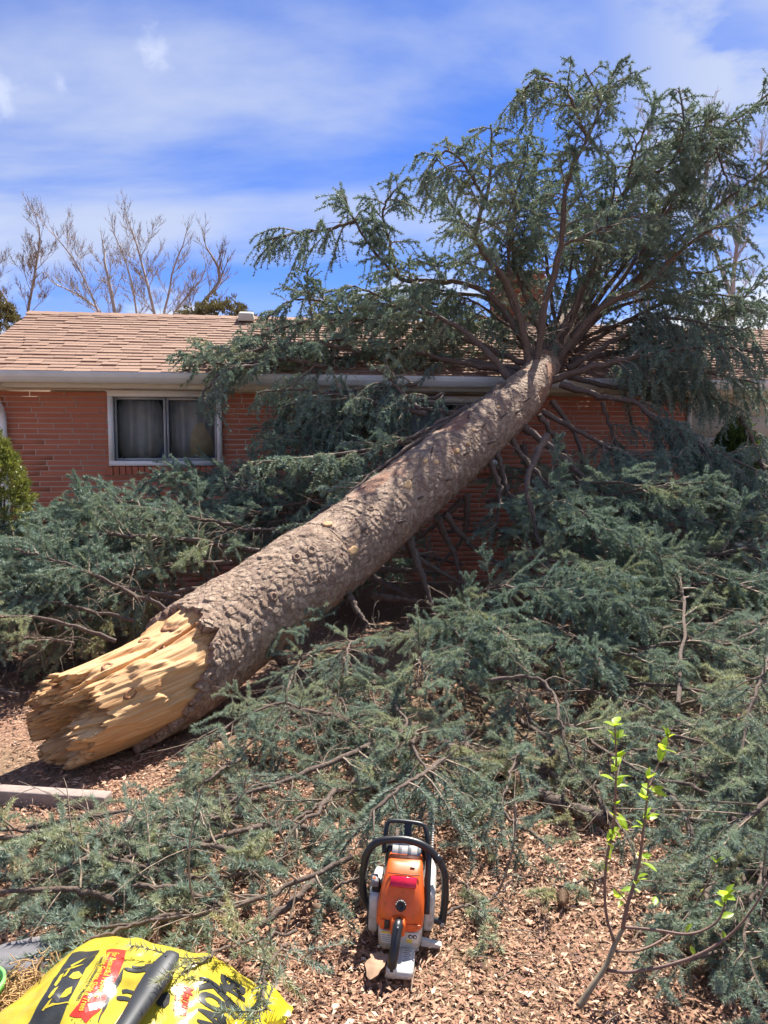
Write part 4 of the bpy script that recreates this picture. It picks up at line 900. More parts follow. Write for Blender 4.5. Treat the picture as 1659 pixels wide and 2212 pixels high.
L([(700, 790, 7.9), (600, 775, 7.8), (500, 790, 7.6), (395, 765, 7.5)], .024, bare=.05, **{**roofk, 'tint0': .25})
L([(660, 770, 8.2), (560, 745, 8.2), (480, 760, 8.1), (410, 775, 8.0)], .024, bare=.05, **{**roofk, 'tint0': .3})
L([(560, 790, 7.6), (490, 800, 7.4), (440, 850, 7.3), (450, 890, 7.3)], .020, bare=.0, **{**roofk, 'tint0': .2, 'hang': 1.1, 'l2': .4})
L([(680, 715, 8.4), (668, 650, 8.4), (664, 600, 8.4), (668, 580, 8.4)], .012, bare=.0, **{**roofk, 'l2': .22, 'hang': .1, 'droop': .1})
L([(760, 690, 8.6), (690, 650, 8.6), (630, 650, 8.6), (575, 690, 8.6)], .018, bare=.0, **roofk)
L([(900, 690, 8.8), (820, 640, 8.8), (760, 620, 8.8), (720, 640, 8.7)], .018, bare=.1, **roofk)
L([(1060, 690, 9.4), (960, 660, 9.3), (880, 650, 9.2), (800, 690, 9.0)], .022, bare=.1, **roofk)
L([(920, 895, 7.2), (773, 863, 7.3), (664, 845, 7.3), (600, 842, 7.25), (555, 850, 7.2)], .028, bare=.2, **{**roofk, 'hang': 1.3, 'dead': 14, 'tint0': .25})
L([(1080, 880, 7.1), (980, 890, 7.3), (850, 880, 7.5), (720, 900, 7.5), (600, 920, 7.4)], .026, bare=.4, **{**roofk, 'hang': 1.2, 'tint0': .2})
L([(908, 885, 7.2), (870, 850, 7.3), (843, 819, 7.35), (832, 775, 7.4)], .024, bare=.6, **{**roofk, 'l2': .3})
L([(760, 850, 7.4), (700, 880, 7.4), (640, 930, 7.3), (600, 990, 7.2)], .022, bare=.0, **{**roofk, 'hang': 1.1, 'tint0': .15, 'dead': 16})
L([(840, 850, 7.5), (790, 900, 7.4), (740, 950, 7.3), (690, 990, 7.2)], .022, bare=.0, **{**roofk, 'hang': 1.0, 'tint0': .15})
L([(1085, 830, 7.3), (1000, 893, 6.9), (870, 975, 6.4), (760, 1060, 6.0), (640, 1150, 5.6)], .032, bare=.65, **{**roofk, 'l2': .4})
L([(1060, 850, 7.2), (960, 925, 6.9), (840, 965, 6.7), (700, 985, 6.5), (545, 1000, 6.3)], .028, bare=.5, **roofk)
L([(1010, 880, 7.0), (900, 940, 6.8), (790, 980, 6.6), (640, 1010, 6.5)], .026, bare=.4, **roofk)
# stout limbs propping the trunk
for pts, r in (([(883, 1165, 5.75), (905, 1226, 5.6), (930, 1298, 5.5), (938, 1345, 5.4)], .038), ([(739, 1268, 5.05), (767, 1311, 4.9), (795, 1352, 4.8)], .036),
               ([(603, 1415, 4.45), (618, 1450, 4.45), (634, 1490, 4.4)], .036), ([(945, 1118, 6.1), (962, 1160, 6.2), (985, 1205, 6.2), (1000, 1290, 6.1)], .034),
               ([(960, 1110, 6.2), (1020, 1180, 6.3), (1100, 1230, 6.3), (1190, 1270, 6.2)], .03), ([(799, 1229, 6.3), (880, 1232, 6.3), (964, 1236, 6.2)], .036),
               ([(799, 1246, 6.0), (850, 1270, 5.9), (908, 1300, 5.7)], .034), ([(805, 1286, 5.6), (860, 1294, 5.5), (918, 1300, 5.4)], .034), ([(1010, 1070, 6.5), (1000, 1160, 6.6), (940, 1230, 6.6)], .032), ([(1080, 1010, 6.8), (1100, 1100, 6.9), (1180, 1220, 6.9)], .03), ([(1000, 1080, 6.5), (920, 1150, 6.6), (860, 1190, 6.7)], .03),
               ([(1130, 960, 7.2), (1160, 1080, 7.2), (1180, 1200, 7.1)], .03), ([(860, 1180, 5.7), (960, 1240, 5.9), (1060, 1290, 5.9)], .028)):
    L(pts, r, bare=.97, n2=3, l2=.12, dens=60, dead=4, nl=.022, nw=.003, gap=.1, jit=.0035)
# --- boughs heaped on the ground: a dozen shapes, placed many times
def proto(seed, Ln, **k):
    g = np.random.default_rng(seed); n = 6; x = np.linspace(0, Ln, n); y = np.cumsum(g.normal(0, .07, n)) * np.linspace(0, 1, n); z = .10 * np.sin(np.linspace(0, np.pi, n)) * g.uniform(.6, 1.6)
    wd, tw_, fo = grow(np.stack([x, y, z], -1), .018, .005, seed, **k)
    V, F, A = wd.out(); a = mkmesh('branch', V, F, M['limb'], True, A); V, F, A = tw_.out(); b = mkmesh('twigs', V, F, M['twig']); V, F, A = fo.out(); c = mkmesh('needles', V, F, M['needle_loose' if k['nl'] < .0285 and k['nw'] < .005 else 'needle'], False, A)
    return a, b, c
far = dict(nl=.028, nw=.0058, dens=900, l2=.60, n2=16, gap=.048, tw=(.10, .24), hang=.22, droop=.25, flat=.5, jit=.006)
near = dict(nl=.028, nw=.0042, dens=1250, l2=.48, n2=13, gap=.062, tw=(.10, .23), hang=.20, droop=.25, flat=.5, jit=.005)
PF = [proto(300 + i, 1.5 + .18 * (i % 4), bare=.12 + .1 * (i % 3), dead=7, tint0=.08 + .16 * (i % 5), **far) for i in range(8)]
PN = [proto(340 + i, 1.15 + .16 * (i % 3), bare=.12 + .14 * (i % 3), dead=14, tint0=.08 + .17 * (i % 4), **near) for i in range(6)]
def place(pr, loc, yaw, tilt=0.0, roll=0.0, scale=1.0, parent=spruce, off=TB):
    o = bpy.data.objects.new('branch', pr[0]); o.location = tuple(np.asarray(loc) - off); o.rotation_euler = (roll, tilt, yaw); o.scale = (scale,) * 3; link(o, parent)
    for nm, me in (('twigs', pr[1]), ('needles', pr[2])): q = link(bpy.data.objects.new(nm, me), o); nm == 'twigs' and q.__setitem__('kind', 'stuff')
    return o
g = np.random.default_rng(77)
HV = [990, 1030, 1130, 1240, 1340, 1400, 1500, 1570, 1640, 1720, 1830]; HDL = [7.1, 6.9, 6.35, 5.6, 4.9, 4.5, 4.1, 3.7, 3.3, 2.9, 2.5]; HDR = [7.4, 7.2, 6.7, 5.9, 5.1, 4.7, 4.2, 3.75, 3.35, 2.95, 2.55]
def heap_pt(u, v):
    p = W(u, v, float(np.interp(v, HV, HDL if u < 650 else HDR))); p[2] = max(p[2], .06); return p
def heap(rows):
    for k, (u, v, z, yaw, sc_, near_) in enumerate(rows):
        pool = PN if near_ else PF
        place(pool[int(g.integers(len(pool)))], heap_pt(u, v), R(yaw) + g.normal(0, .18), g.normal(0.06, .13), g.normal(0, .35), sc_ * g.uniform(.88, 1.14))
# left of the trunk: (spot of the butt end in the photo, its height, direction of growth in degrees)
heap([(575, 1085, 1.05, 172, .7, 0), (500, 1115, 1.0, 165, .7, 0), (420, 1130, .95, 180, .65, 0), (620, 1080, .95, 168, .9, 0), (650, 1110, .8, 185, .9, 0),
      (560, 1120, .75, 190, 1.0, 0), (470, 1135, .75, 178, 1.0, 0), (380, 1145, .7, 195, .9, 0), (640, 1140, .7, 195, 1.0, 0), (570, 1150, .6, 205, 1.0, 0),
      (470, 1165, .55, 190, 1.0, 0), (400, 1180, .5, 200, 1.0, 0), (330, 1180, .5, 190, 1.0, 0), (560, 1190, .5, 200, 1.1, 0), (500, 1215, .45, 195, 1.0, 0), (430, 1240, .42, 205, 1.0, 0), (340, 1240, .4, 190, 1.0, 0), (270, 1230, .4, 185, .9, 0), (180, 1235, .38, 180, .8, 0),
      (470, 1265, .38, 200, .9, 0), (390, 1290, .34, 200, .9, 0), (300, 1290, .32, 195, .9, 0), (210, 1280, .32, 190, .9, 0), (120, 1275, .3, 175, .8, 0), (380, 1325, .28, 205, .8, 0), (290, 1340, .26, 195, .8, 0), (200, 1335, .25, 185, .8, 0), (110, 1330, .25, 180, .8, 0), (250, 1385, .18, 190, .7, 1), (160, 1390, .18, 180, .7, 1), (80, 1400, .15, 170, .7, 1), (335, 1120, .9, 115, .35, 0), (430, 1115, .85, 140, .4, 0)])
for u, v, d_, yaw, s_ in ((880, 930, 7.6, 195, .6), (800, 960, 7.4, 190, .55), (760, 1010, 7.2, 200, .6), (880, 1000, 7.4, 185, .7), (720, 960, 7.3, 205, .4), (850, 880, 7.6, 190, .7), (760, 900, 7.5, 200, .5), (690, 930, 7.4, 200, .4), (830, 950, 7.4, 195, .6), (740, 985, 7.2, 190, .5), (660, 1000, 7.1, 200, .35), (820, 1010, 7.1, 195, .6), (700, 1050, 6.9, 195, .6), (760, 1075, 6.7, 200, .8), (900, 1090, 7.4, 185, .9), (830, 1130, 7.3, 190, .9), (960, 1150, 7.4, -10, .9), (900, 1190, 7.2, 170, .9), (1010, 1120, 7.5, 180, .9), (1080, 1180, 7.5, -20, .9), (760, 1170, 7.0, 185, .9), (1000, 1220, 7.0, 185, .9), (860, 1240, 6.8, 175, .9), (1100, 1240, 7.0, 0, .9), (950, 1265, 6.5, 170, .8), (720, 1130, 6.6, 190, .8), (1420, 1080, 7.7, 170, .8), (1560, 1060, 7.7, 175, .9), (1640, 1100, 7.5, 180, .9), (1350, 1090, 7.8, 0, .8)):
    place(PF[int(g.integers(len(PF)))], np.maximum(W(u, v, d_), [-99, -99, .05]), R(yaw) + g.normal(0, .2), g.normal(.1, .15), g.normal(0, .35), s_)
# right of the trunk, from the wall towards the camera
heap([(1050, 1085, .95, -20, .9, 0), (1090, 1100, .9, -60, .8, 0), (1150, 1120, .85, -35, .9, 0), (1230, 1130, .8, -10, .9, 0), (1330, 1150, .7, -5, 1.0, 0), (1400, 1150, .75, 10, 1.0, 0), (1480, 1150, .75, 5, 1.0, 0), (1560, 1140, .8, 170, 1.0, 0),
      (1080, 1150, .75, -50, .8, 0), (1140, 1180, .7, -70, .8, 0), (1210, 1190, .65, -30, .9, 0), (1290, 1210, .6, -20, .9, 0), (1380, 1215, .6, 0, 1.0, 0), (1470, 1210, .62, 15, 1.0, 0), (1560, 1210, .6, 160, 1.0, 0), (1660, 1200, .65, 190, 1.0, 0),
      (1060, 1220, .6, -60, .8, 0), (1130, 1250, .55, -80, .8, 0), (1200, 1260, .52, -45, .8, 0), (1290, 1275, .5, -15, .9, 0), (1390, 1280, .5, 0, .9, 0), (1490, 1290, .5, 10, .9, 0), (1590, 1280, .5, 175, .9, 0), (1000, 1300, .48, -70, .7, 0),
      (930, 1330, .42, -75, .7, 0), (1060, 1320, .45, -50, .8, 0), (1150, 1335, .42, -70, .8, 0), (1240, 1345, .4, -30, .8, 0), (1340, 1350, .4, -10, .8, 0), (1440, 1360, .42, 5, .8, 0), (1540, 1350, .42, 20, .8, 0), (1650, 1350, .45, 180, .8, 0),
      (860, 1370, .34, -85, .6, 1), (950, 1390, .34, -70, .7, 1), (1040, 1395, .34, -60, .7, 1), (1130, 1405, .34, -45, .7, 1), (1220, 1415, .34, -60, .7, 1), (1320, 1420, .34, -20, .8, 1), (1420, 1430, .34, -5, .8, 1), (1520, 1430, .36, 10, .8, 1), (1620, 1420, .38, 170, .8, 1)])
heap([(720, 1360, .3, -110, .6, 1), (640, 1440, .2, -120, .55, 1), (700, 1470, .2, -70, .6, 1), (800, 1450, .2, -95, .7, 1), (900, 1480, .2, -110, .7, 1), (680, 1540, .15, -130, .6, 1), (780, 1560, .15, -120, .6, 1), (900, 1570, .15, -80, .7, 1), (980, 1340, .3, -100, .7, 0), (1000, 1580, .2, -110, .7, 1), (1180, 1610, .15, -80, .7, 1), (800, 1390, .28, -100, .6, 1), (740, 1420, .24, -80, .6, 1), (690, 1400, .26, -95, .55, 1), (880, 1440, .26, -85, .7, 1), (960, 1460, .26, -75, .7, 1), (1050, 1470, .26, -60, .8, 1), (1150, 1480, .26, -50, .8, 1), (1250, 1490, .26, -40, .8, 1), (1350, 1500, .28, -60, .8, 1), (1450, 1500, .28, -20, .8, 1), (1560, 1500, .3, -90, .8, 1), (1650, 1490, .3, 200, .8, 1),
      (760, 1490, .18, -110, .7, 1), (850, 1510, .2, -100, .7, 1), (950, 1530, .2, -80, .7, 1), (1060, 1540, .2, -60, .8, 1), (1170, 1555, .2, -80, .7, 1), (1290, 1560, .22, -50, .8, 1), (1400, 1570, .24, -60, .8, 1), (1500, 1570, .26, -90, .8, 1), (1600, 1570, .28, -100, .8, 1), (1680, 1560, .3, 230, .8, 1),
      (1480, 1640, .2, -70, .7, 1), (1570, 1640, .24, -85, .8, 1), (1650, 1630, .28, -100, .8, 1), (1380, 1640, .18, -60, .7, 1), (1280, 1620, .16, -40, .7, 1), (1620, 1720, .2, -95, .7, 1), (1530, 1720, .18, -80, .7, 1), (1690, 1750, .24, -110, .7, 1), (1640, 1830, .16, -100, .6, 1), (1560, 1820, .14, -85, .6, 1), (1440, 1710, .14, -70, .7, 1)])
# ================================================================== loose boughs and sticks in the foreground
ground_k = dict(nl=.027, nw=.0036, dens=1250, l2=.34, n2=12, gap=.060, tw=(.09, .21), hang=.12, droop=.15, flat=.35, jit=.004)
def loose(pts, r0, r1, label, seed, name='broken_branch', cat='branch', grp='broken boughs lying in front of the trunk', **k):
    P = [G(u, v, z) for u, v, z in pts]; off = np.array([P[0][0], P[0][1], 0])
    wd, tw_, fo = grow(P, r0 * (.75 if k.get('bare', 0) < .8 else 1), r1, seed, **{**ground_k, **k})
    o = wd.build(name, M['limb'], None, True, off); o.location = tuple(off); tag(o, label, cat, grp)
    tw_.build('twigs', M['twig'], o, False, off)['kind'] = 'stuff'; fo.build('needles', M['needle_loose'], o, False, off); return o
loose([(760, 1850, .12), (600, 1925, .10), (430, 1975, .10), (240, 2000, .09), (60, 1995, .07)], .012, .004, 'long blue green bough lying just behind the yellow bag', 901, bare=.08, tint0=.15, l2=.32)
loose([(480, 1955, .06), (330, 1985, .09), (180, 2035, .10), (100, 2060, .09)], .010, .004, 'short blue green bough touching the top edge of the yellow bag', 902, bare=.0, tint0=.1, l2=.26)
loose([(640, 2010, .06), (560, 2030, .10), (480, 2050, .16), (420, 2085, .18), (390, 2110, .18)], .007, .003, 'olive sprig drooping over the printed face of the yellow bag', 903, bare=.1, tint0=.8, l2=.13, n2=14, dens=700)
loose([(620, 2040, .06), (590, 2065, .14), (570, 2110, .17), (575, 2180, .16)], .006, .003, 'thin green sprig hanging over the right end of the yellow bag', 904, bare=.1, tint0=.75, l2=.09, n2=16, dens=700)
loose([(905, 1565, .12), (760, 1625, .14), (610, 1690, .12), (500, 1730, .09), (410, 1800, .06), (330, 1870, .04)], .022, .005, 'long grey limb lying diagonally from the heap towards the bag', 905, bare=.15, tint0=.6, l2=.30, dead=12, n2=14)
loose([(650, 1490, .12), (560, 1520, .14), (470, 1590, .12), (430, 1660, .08), (400, 1730, .05)], .009, .003, 'thin pale branch with bare forks beside the broken trunk end', 906, bare=.35, tint0=.6, l2=.22, dead=16, n2=14)
loose([(960, 1640, .22), (900, 1680, .26), (820, 1740, .24), (770, 1800, .18), (720, 1860, .1)], .014, .004, 'dense green bough standing up behind and left of the chainsaw', 907, bare=.0, tint0=.35, l2=.34, hang=.75, droop=.6, n2=20)
loose([(690, 1940, .05), (750, 1905, .08), (800, 1880, .09), (850, 1850, .07)], .008, .003, 'green sprig lying left of the chainsaw handle', 908, bare=.05, tint0=.45, l2=.2)
loose([(370, 1765, .12), (250, 1800, .12), (120, 1800, .12), (0, 1790, .12), (-60, 1780, .1)], .013, .004, 'grey green bough lying across the concrete edging at the left', 909, bare=.0, tint0=.35, l2=.36, n2=17)
loose([(330, 1850, .06), (220, 1880, .08), (90, 1900, .08), (-40, 1890, .08)], .011, .004, 'green bough at the left edge below the concrete edging', 910, bare=.0, tint0=.3, l2=.32, n2=17)
loose([(560, 1760, .08), (450, 1765, .12), (330, 1775, .12), (230, 1800, .1)], .016, .004, 'dark knobbly branch over the second edging block', 911, bare=.3, tint0=.3, l2=.26, dead=14)
loose([(600, 1870, .05), (500, 1890, .06), (400, 1900, .06), (300, 1950, .05)], .008, .003, 'thin olive bough between the bag and the grey limb', 912, bare=.1, tint0=.7, l2=.28)
loose([(720, 1720, .07), (640, 1770, .08), (560, 1820, .06), (480, 1860, .05)], .010, .003, 'flattened dark green bough under the long grey limb', 913, bare=.05, tint0=.35, l2=.34)
loose([(960, 1610, .07), (1010, 1640, .07), (1085, 1685, .06)], .030, .024, 'short thick bare log lying behind the chainsaw bar', 914, 'broken_limb', bare=.9, n2=3, l2=.06, dead=3, dens=40)
loose([(1160, 1718, .06), (1230, 1745, .06), (1315, 1770, .05)], .034, .026, 'stout scaly limb lying below the snapped stub', 915, 'broken_limb', bare=.9, n2=3, l2=.06, dead=3, dens=40)
loose([(1195, 1630, .17), (1180, 1660, .12), (1168, 1700, .04)], .030, .034, 'upright snapped stub with a pale broken top', 916, 'broken_limb', bare=.95, n2=3, l2=.05, dead=1, dens=30)
loose([(1060, 1470, .40), (1140, 1462, .42), (1190, 1490, .38), (1215, 1570, .30), (1230, 1640, .2), (1262, 1672, .14)], .011, .004, 'bare hooked branch bending down over the green heap', 917, bare=.85, n2=8, l2=.12, dead=9, dens=60)
loose([(1465, 1520, .25), (1472, 1420, .36), (1478, 1330, .48), (1470, 1250, .58), (1462, 1195, .66)], .015, .008, 'upright brown stem with olive side shoots standing in the right heap', 918, bare=.35, tint0=.8, l2=.38, dead=5, hang=.5)
loose([(1660, 1420, .55), (1640, 1480, .52), (1615, 1560, .42), (1600, 1680, .28), (1590, 1760, .18)], .012, .004, 'long drooping bough hanging at the right edge of the heap', 919, bare=.0, tint0=.65, l2=.2, n2=20)
loose([(1690, 1700, .30), (1600, 1780, .24), (1520, 1850, .16), (1470, 1930, .08)], .014, .004, 'dark green bough fanning down behind the leafy sapling', 920, bare=.05, tint0=.25, l2=.42, hang=.7, n2=17)
loose([(1690, 1880, .16), (1600, 1940, .12), (1500, 1990, .07), (1400, 2020, .04)], .011, .004, 'blue green bough lying under the low right sapling branch', 921, bare=.1, tint0=.2, l2=.34)
loose([(1680, 2010, .08), (1600, 2060, .06), (1560, 2110, .04)], .009, .003, 'olive sprig on the mulch at the lower right edge', 922, bare=.05, tint0=.6, l2=.22)
loose([(990, 1900, .03), (1020, 1930, .04), (1040, 1980, .04), (1045, 2040, .03)], .005, .002, 'narrow green sprig on the mulch right of the chainsaw', 923, bare=.0, tint0=.6, l2=.07, n2=30, tw=(.03, .06))
loose([(1310, 1895, .03), (1220, 1910, .04), (1140, 1935, .04)], .006, .002, 'olive sprig lying between the chainsaw and the sapling', 924, bare=.0, tint0=.7, l2=.12, n2=24, tw=(.03, .08))
loose([(1130, 1600, .16), (1100, 1680, .18), (1080, 1760, .14), (1090, 1830, .08)], .010, .003, 'green bough drooping to the mulch behind the chainsaw bar', 925, bare=.0, tint0=.35, l2=.26, hang=.7)
loose([(560, 2000, .03), (620, 1960, .05), (680, 1900, .06), (740, 1840, .06)], .013, .010, 'dark bare stick leaning towards the bag', 926, 'broken_limb', bare=.9, n2=4, l2=.08, dead=8, dens=40)
loose([(940, 1990, .02), (990, 1960, .025), (1060, 1940, .025), (1120, 1890, .02)], .006, .003, 'thin curved bare twig right of the chainsaw handle', 927, 'broken_limb', bare=.95, n2=2, l2=.05, dead=6, dens=20)
loose([(40, 1500, .1), (-20, 1480, .1), (60, 1440, .12), (110, 1430, .12)], .012, .006, 'bent bare branch left of the broken trunk end', 928, 'broken_limb', bare=.9, n2=4, l2=.1, dead=8, dens=40)
# many small boughs that nothing tells apart
gg = np.random.default_rng(31)
PS = [proto(380 + i, .75, bare=.05, dead=8, tint0=.2 + .15 * i, **{**near, 'nl': .027, 'nw': .0036, 'l2': .32, 'n2': 12, 'hang': .12, 'droop': .15, 'flat': .3, 'dens': 1100}) for i in range(4)]
SL = ['beside the left end of the long edging block', 'just right of the long edging block end', 'below the short concrete edging block', 'at the left edge above the flat stone', 'directly above the middle of the bag', 'between the bag and the long grey limb', 'above the black panel of the bag', 'above the right end of the bag', 'left of the long grey limb, near its middle', 'below the bare forked branch', 'beside the bare forked branch near the trunk end', 'right of the long grey limb near its top', 'under the first propping limb of the trunk', 'below the torn bark edge, right of the trunk end', 'just left of the thick bare log', 'right beside the short thick bare log', 'between the bare log and the snapped stub', 'right of the snapped stub', 'behind the tall left shoot of the sapling', 'right of the tall shoots of the sapling', 'below the long drooping bough at the right edge', 'at the right edge above the olive sprig', 'at the right edge behind the low sapling branch', 'under the long drooping bough at the right edge', 'beside the sapling stem, to its right', 'behind the tip of the tallest sapling shoot', 'at the lower right corner beside the olive sprig', 'beside the dark knobbly branch', 'left behind the hand guard of the chainsaw']
for k_, (u, v, yaw, s_) in enumerate(((60, 1790, 10, .8), (200, 1840, 170, .8), (330, 1830, -150, .7), (120, 1900, 20, .8), (420, 1900, 175, .8), (560, 1850, -160, .8), (250, 1950, 190, .7), (480, 1960, 165, .7), (660, 1790, -140, .8), (640, 1680, -150, .8), (540, 1640, -130, .7), (760, 1700, -120, .8), (820, 1620, -100, .8), (720, 1570, -130, .8), (905, 1690, -150, .6), (1010, 1720, -70, .7), (1100, 1650, -60, .8),
                      (1200, 1660, -40, .8), (1390, 1760, -60, .7), (1480, 1830, -80, .7), (1560, 1900, -100, .7), (1640, 1960, -120, .7), (1620, 1850, -110, .8), (1520, 1760, -90, .8), (1420, 1900, -40, .6), (1330, 1680, -50, .8), (1650, 2060, 190, .5), (560, 1730, -170, .8), (870, 1780, -110, .6))):
    p_ = PS[int(gg.integers(4))]; o = bpy.data.objects.new('small_bough', p_[0]); q = G(u, v, .05); o.location = (q[0], q[1], .05); o.rotation_euler = (gg.normal(0, .3), gg.normal(.02, .06), R(yaw) + gg.normal(0, .2)); o.scale = (s_,) * 3; link(o); tag(o, 'small flattened spruce bough ' + SL[k_], 'bough', 'small spruce boughs strewn on the mulch')
    for nm, me in (('twigs', p_[1]), ('needles', p_[2])):
        q = link(bpy.data.objects.new(nm, me), o)
        if nm == 'twigs': q['kind'] = 'stuff'
# dropped needles and twigs, too small to count
g = np.random.default_rng(55); n = 900
x = g.uniform(-1.6, 2.4, n); y = g.uniform(1.5, 4.6, n); yw = g.uniform(0, 6.28, n); ln = g.uniform(.03, .16, n); k = np.linspace(-.5, .5, 4)
P = np.stack([x[:, None] + np.cos(yw)[:, None] * ln[:, None] * k, y[:, None] + np.sin(yw)[:, None] * ln[:, None] * k, (ground_h(x, y) + g.uniform(.012, .03, n))[:, None] + .012 * np.sin((k + .5) * 3.1)[None] * g.uniform(-.3, 1, n)[:, None]], -1)
V, F, _ = tubes(P, np.broadcast_to(g.uniform(.0009, .0022, n)[:, None], (n, 4)), 4); tag(mk('fallen_twigs', V, F, M['twig']), 'thin dry twigs strewn over the mulch', 'twigs', kind='stuff')
# ================================================================== concrete edging
def edging(p0, p1, h, wd, label):
    a, b = G(*p0), G(*p1); L_ = float(np.linalg.norm((b - a)[:2])); c = (a + b) / 2
    o = rbox('edging_block', (0, 0, 0), (L_, wd, h), .008, M['concrete']); o.location = (c[0], c[1] + wd / 2, h / 2 - .02); o.rotation_euler = (0, 0, math.atan2(b[1] - a[1], b[0] - a[0])); tag(o, label, 'edging', 'concrete edging of the bed')
edging((-140, 1722, .0), (228, 1746, .0), .065, .07, 'long flat concrete edging block below the broken trunk end')
edging((262, 1806, .0), (372, 1812, .0), .07, .07, 'short concrete edging block half hidden under the dark knobbly branch')
# ================================================================== chainsaw
m = Mat('orange_plastic'); v_ = m.coord('Object'); f_ = m.noise(v_, 34, 6, .7); m.base(m.ramp(f_, [(.28, (.36, .085, .02)), (.42, (.72, .115, .014)), (.7, (.80, .135, .018))])).set(Roughness=m.ramp(m.noise(v_, 9, 5), [(.3, (.3,) * 3), (.7, (.5,) * 3)])); M['orange'] = m.m
m = Mat('grey_white_plastic'); v_ = m.coord('Object'); f_ = m.noise(v_, 26, 6, .65); m.base(m.ramp(f_, [(.30, (.30, .25, .19)), (.46, (.52, .49, .43)), (.7, (.60, .58, .53))])).set(Roughness=.45); M['sawwhite'] = m.m
M['black'] = plain('black_plastic', (0.018, 0.018, 0.02), 0.38, .15, 20).m
M['redlens'] = plain('red_sticker', (0.62, 0.015, 0.05), 0.12, .06, 10).m
M['steel'] = plain('bar_steel', (0.55, 0.51, 0.45), 0.4, .2, 40, Metallic=0.35).m
M['labelw'] = plain('label_paper', (0.70, 0.66, 0.58), 0.5, .08, 30).m
M['yellow'] = plain('label_yellow', (0.80, 0.58, 0.05), 0.5, .08, 30).m
M['ink'] = plain('print_black', (0.03, 0.03, 0.03), 0.45, .1, 30).m
M['greyst'] = plain('grey_sticker', (0.20, 0.21, 0.22), 0.45, .1, 30).m
so_ = G(862, 2036, 0.0)
saw = empty('chainsaw', (so_[0], so_[1] + .02, 0.012), 'orange and white chainsaw with black wrap handle standing on the mulch', 'chainsaw', None, R(-6)); saw.rotation_euler = (0, R(3.0), R(-5))
def loft(name, secs, mat, parent, n=8, pw=5.0, sub=0):
    """stacked rounded rectangles: (z, cx, cy, hx, hy)"""
    a = np.linspace(0, 2 * np.pi, 40, endpoint=False); V = []
    for z, cx, cy_, hx, hy in secs:
        c, s = np.cos(a), np.sin(a); k = (np.abs(c) ** pw + np.abs(s) ** pw) ** (-1 / pw); V.append(np.stack([cx + hx * c * k, cy_ + hy * s * k, np.full(40, z)], -1))
    V = np.array(V); ii = np.arange(V.shape[0] * 40).reshape(-1, 40); F = np.stack([ii[:-1], np.roll(ii[:-1], -1, 1), np.roll(ii[1:], -1, 1), ii[1:]], -1).reshape(-1, 4)
    return mk(name, V.reshape(-1, 3), [F, ii[0][None, ::-1], ii[-1][None]], mat, parent, True)
loft('fuel_tank', [(.004, .004, .03, .058, .112), (.010, .004, .03, .066, .120), (.06, .004, .03, .068, .122), (.092, .004, .03, .066, .118), (.10, .004, .03, .06, .112)], M['sawwhite'], saw)
loft('crankcase', [(.02, .004, .13, .068, .045), (.10, .004, .13, .07, .05), (.16, .004, .12, .066, .05), (.175, .004, .12, .06, .045)], M['sawwhite'], saw)
loft('starter_cover', [(.022, -.078, .055, .014, .085), (.03, -.080, .055, .017, .09), (.12, -.080, .055, .017, .088), (.135, -.078, .055, .013, .08)], M['sawwhite'], saw, pw=6)
for k in range(7):
    o = rbox('vent_slot', (-.0975, .02 + .0, .042 + .012 * k), (.003, .11, .005), .001, M['ink'], saw, 1, None, (R(12), 0, 0))
cover = loft('top_cover', [(.074, .002, -.026, .068, .068), (.080, .002, -.026, .071, .071), (.105, .002, -.025, .071, .071), (.135, .003, -.018, .069, .070), (.165, .004, -.006, .064, .066), (.188, .005, .006, .059, .060), (.204, .006, .018, .056, .056), (.216, .006, .030, .054, .050), (.224, .006, .042, .051, .042), (.227, .006, .046, .046, .036)], M['orange'], saw, pw=4.6)
loft('handle_base', [(.078, .000, -.108, .021, .018), (.09, .000, -.108, .022, .022), (.112, .000, -.102, .021, .024), (.120, .000, -.098, .017, .020)], M['orange'], saw)
rbox('latch_recess', (-.034, -.0975, .093), (.016, .006, .026), .002, M['ink'], saw)
rbox('latch', (-.047, -.0985, .093), (.012, .006, .028), .002, M['orange'], saw)
rbox('cover_lip', (.040, -.0975, .094), (.050, .005, .012), .002, M['orange'], saw)
def plate_on(name, c, w_, h_, tilt, mat, th=.002, parent=saw, bev=.0009):
    return rbox(name, c, (w_, th, h_), bev, mat, parent, 1, None, (tilt, 0, 0))
plate_on('red_window', (.006, -.0485, .1985), .078, .030, R(-43), M['redlens'], .006, saw, .002)
plate_on('cover_seam', (.006, -.0305, .2125), .098, .0022, R(-45), M['ink'], .004)
plate_on('cover_scuff', (.030, -.0085, .2225), .014, .004, R(-60), M['ink'], .003, saw, .0005)
# knob with a ring of studs
def disc(name, c, r, h, tilt, mat, parent=saw, n=24):
    a = np.linspace(0, 2 * np.pi, n, endpoint=False); V = np.concatenate([np.stack([np.cos(a) * q, np.full(n, -y), np.sin(a) * q], -1) for q, y in ((r, 0), (r, h * .7), (r * .86, h), (r * .5, h), (r * .45, h * .6), (.0005, h * .6))])
    Mx = np.array(Matrix.Rotation(tilt, 3, 'X')); ii = np.arange(len(V)).reshape(-1, n); F = np.stack([ii[:-1], ii[1:], np.roll(ii[1:], -1, 1), np.roll(ii[:-1], -1, 1)], -1).reshape(-1, 4)
    return mk(name, V @ Mx.T + np.array(c), F, mat, parent, True)
kb = disc('knob', (.004, -.084, .147), .0155, .012, R(-20), M['black'])
for k in range(7):
    a = R(20 + 24 * k); disc('knob_stud', (.004 + .0148 * math.cos(a), -.0945 + .0148 * math.sin(a) * .36, .151 + .0148 * math.sin(a)), .0016, .003, R(-20), M['labelw'], saw, 8)
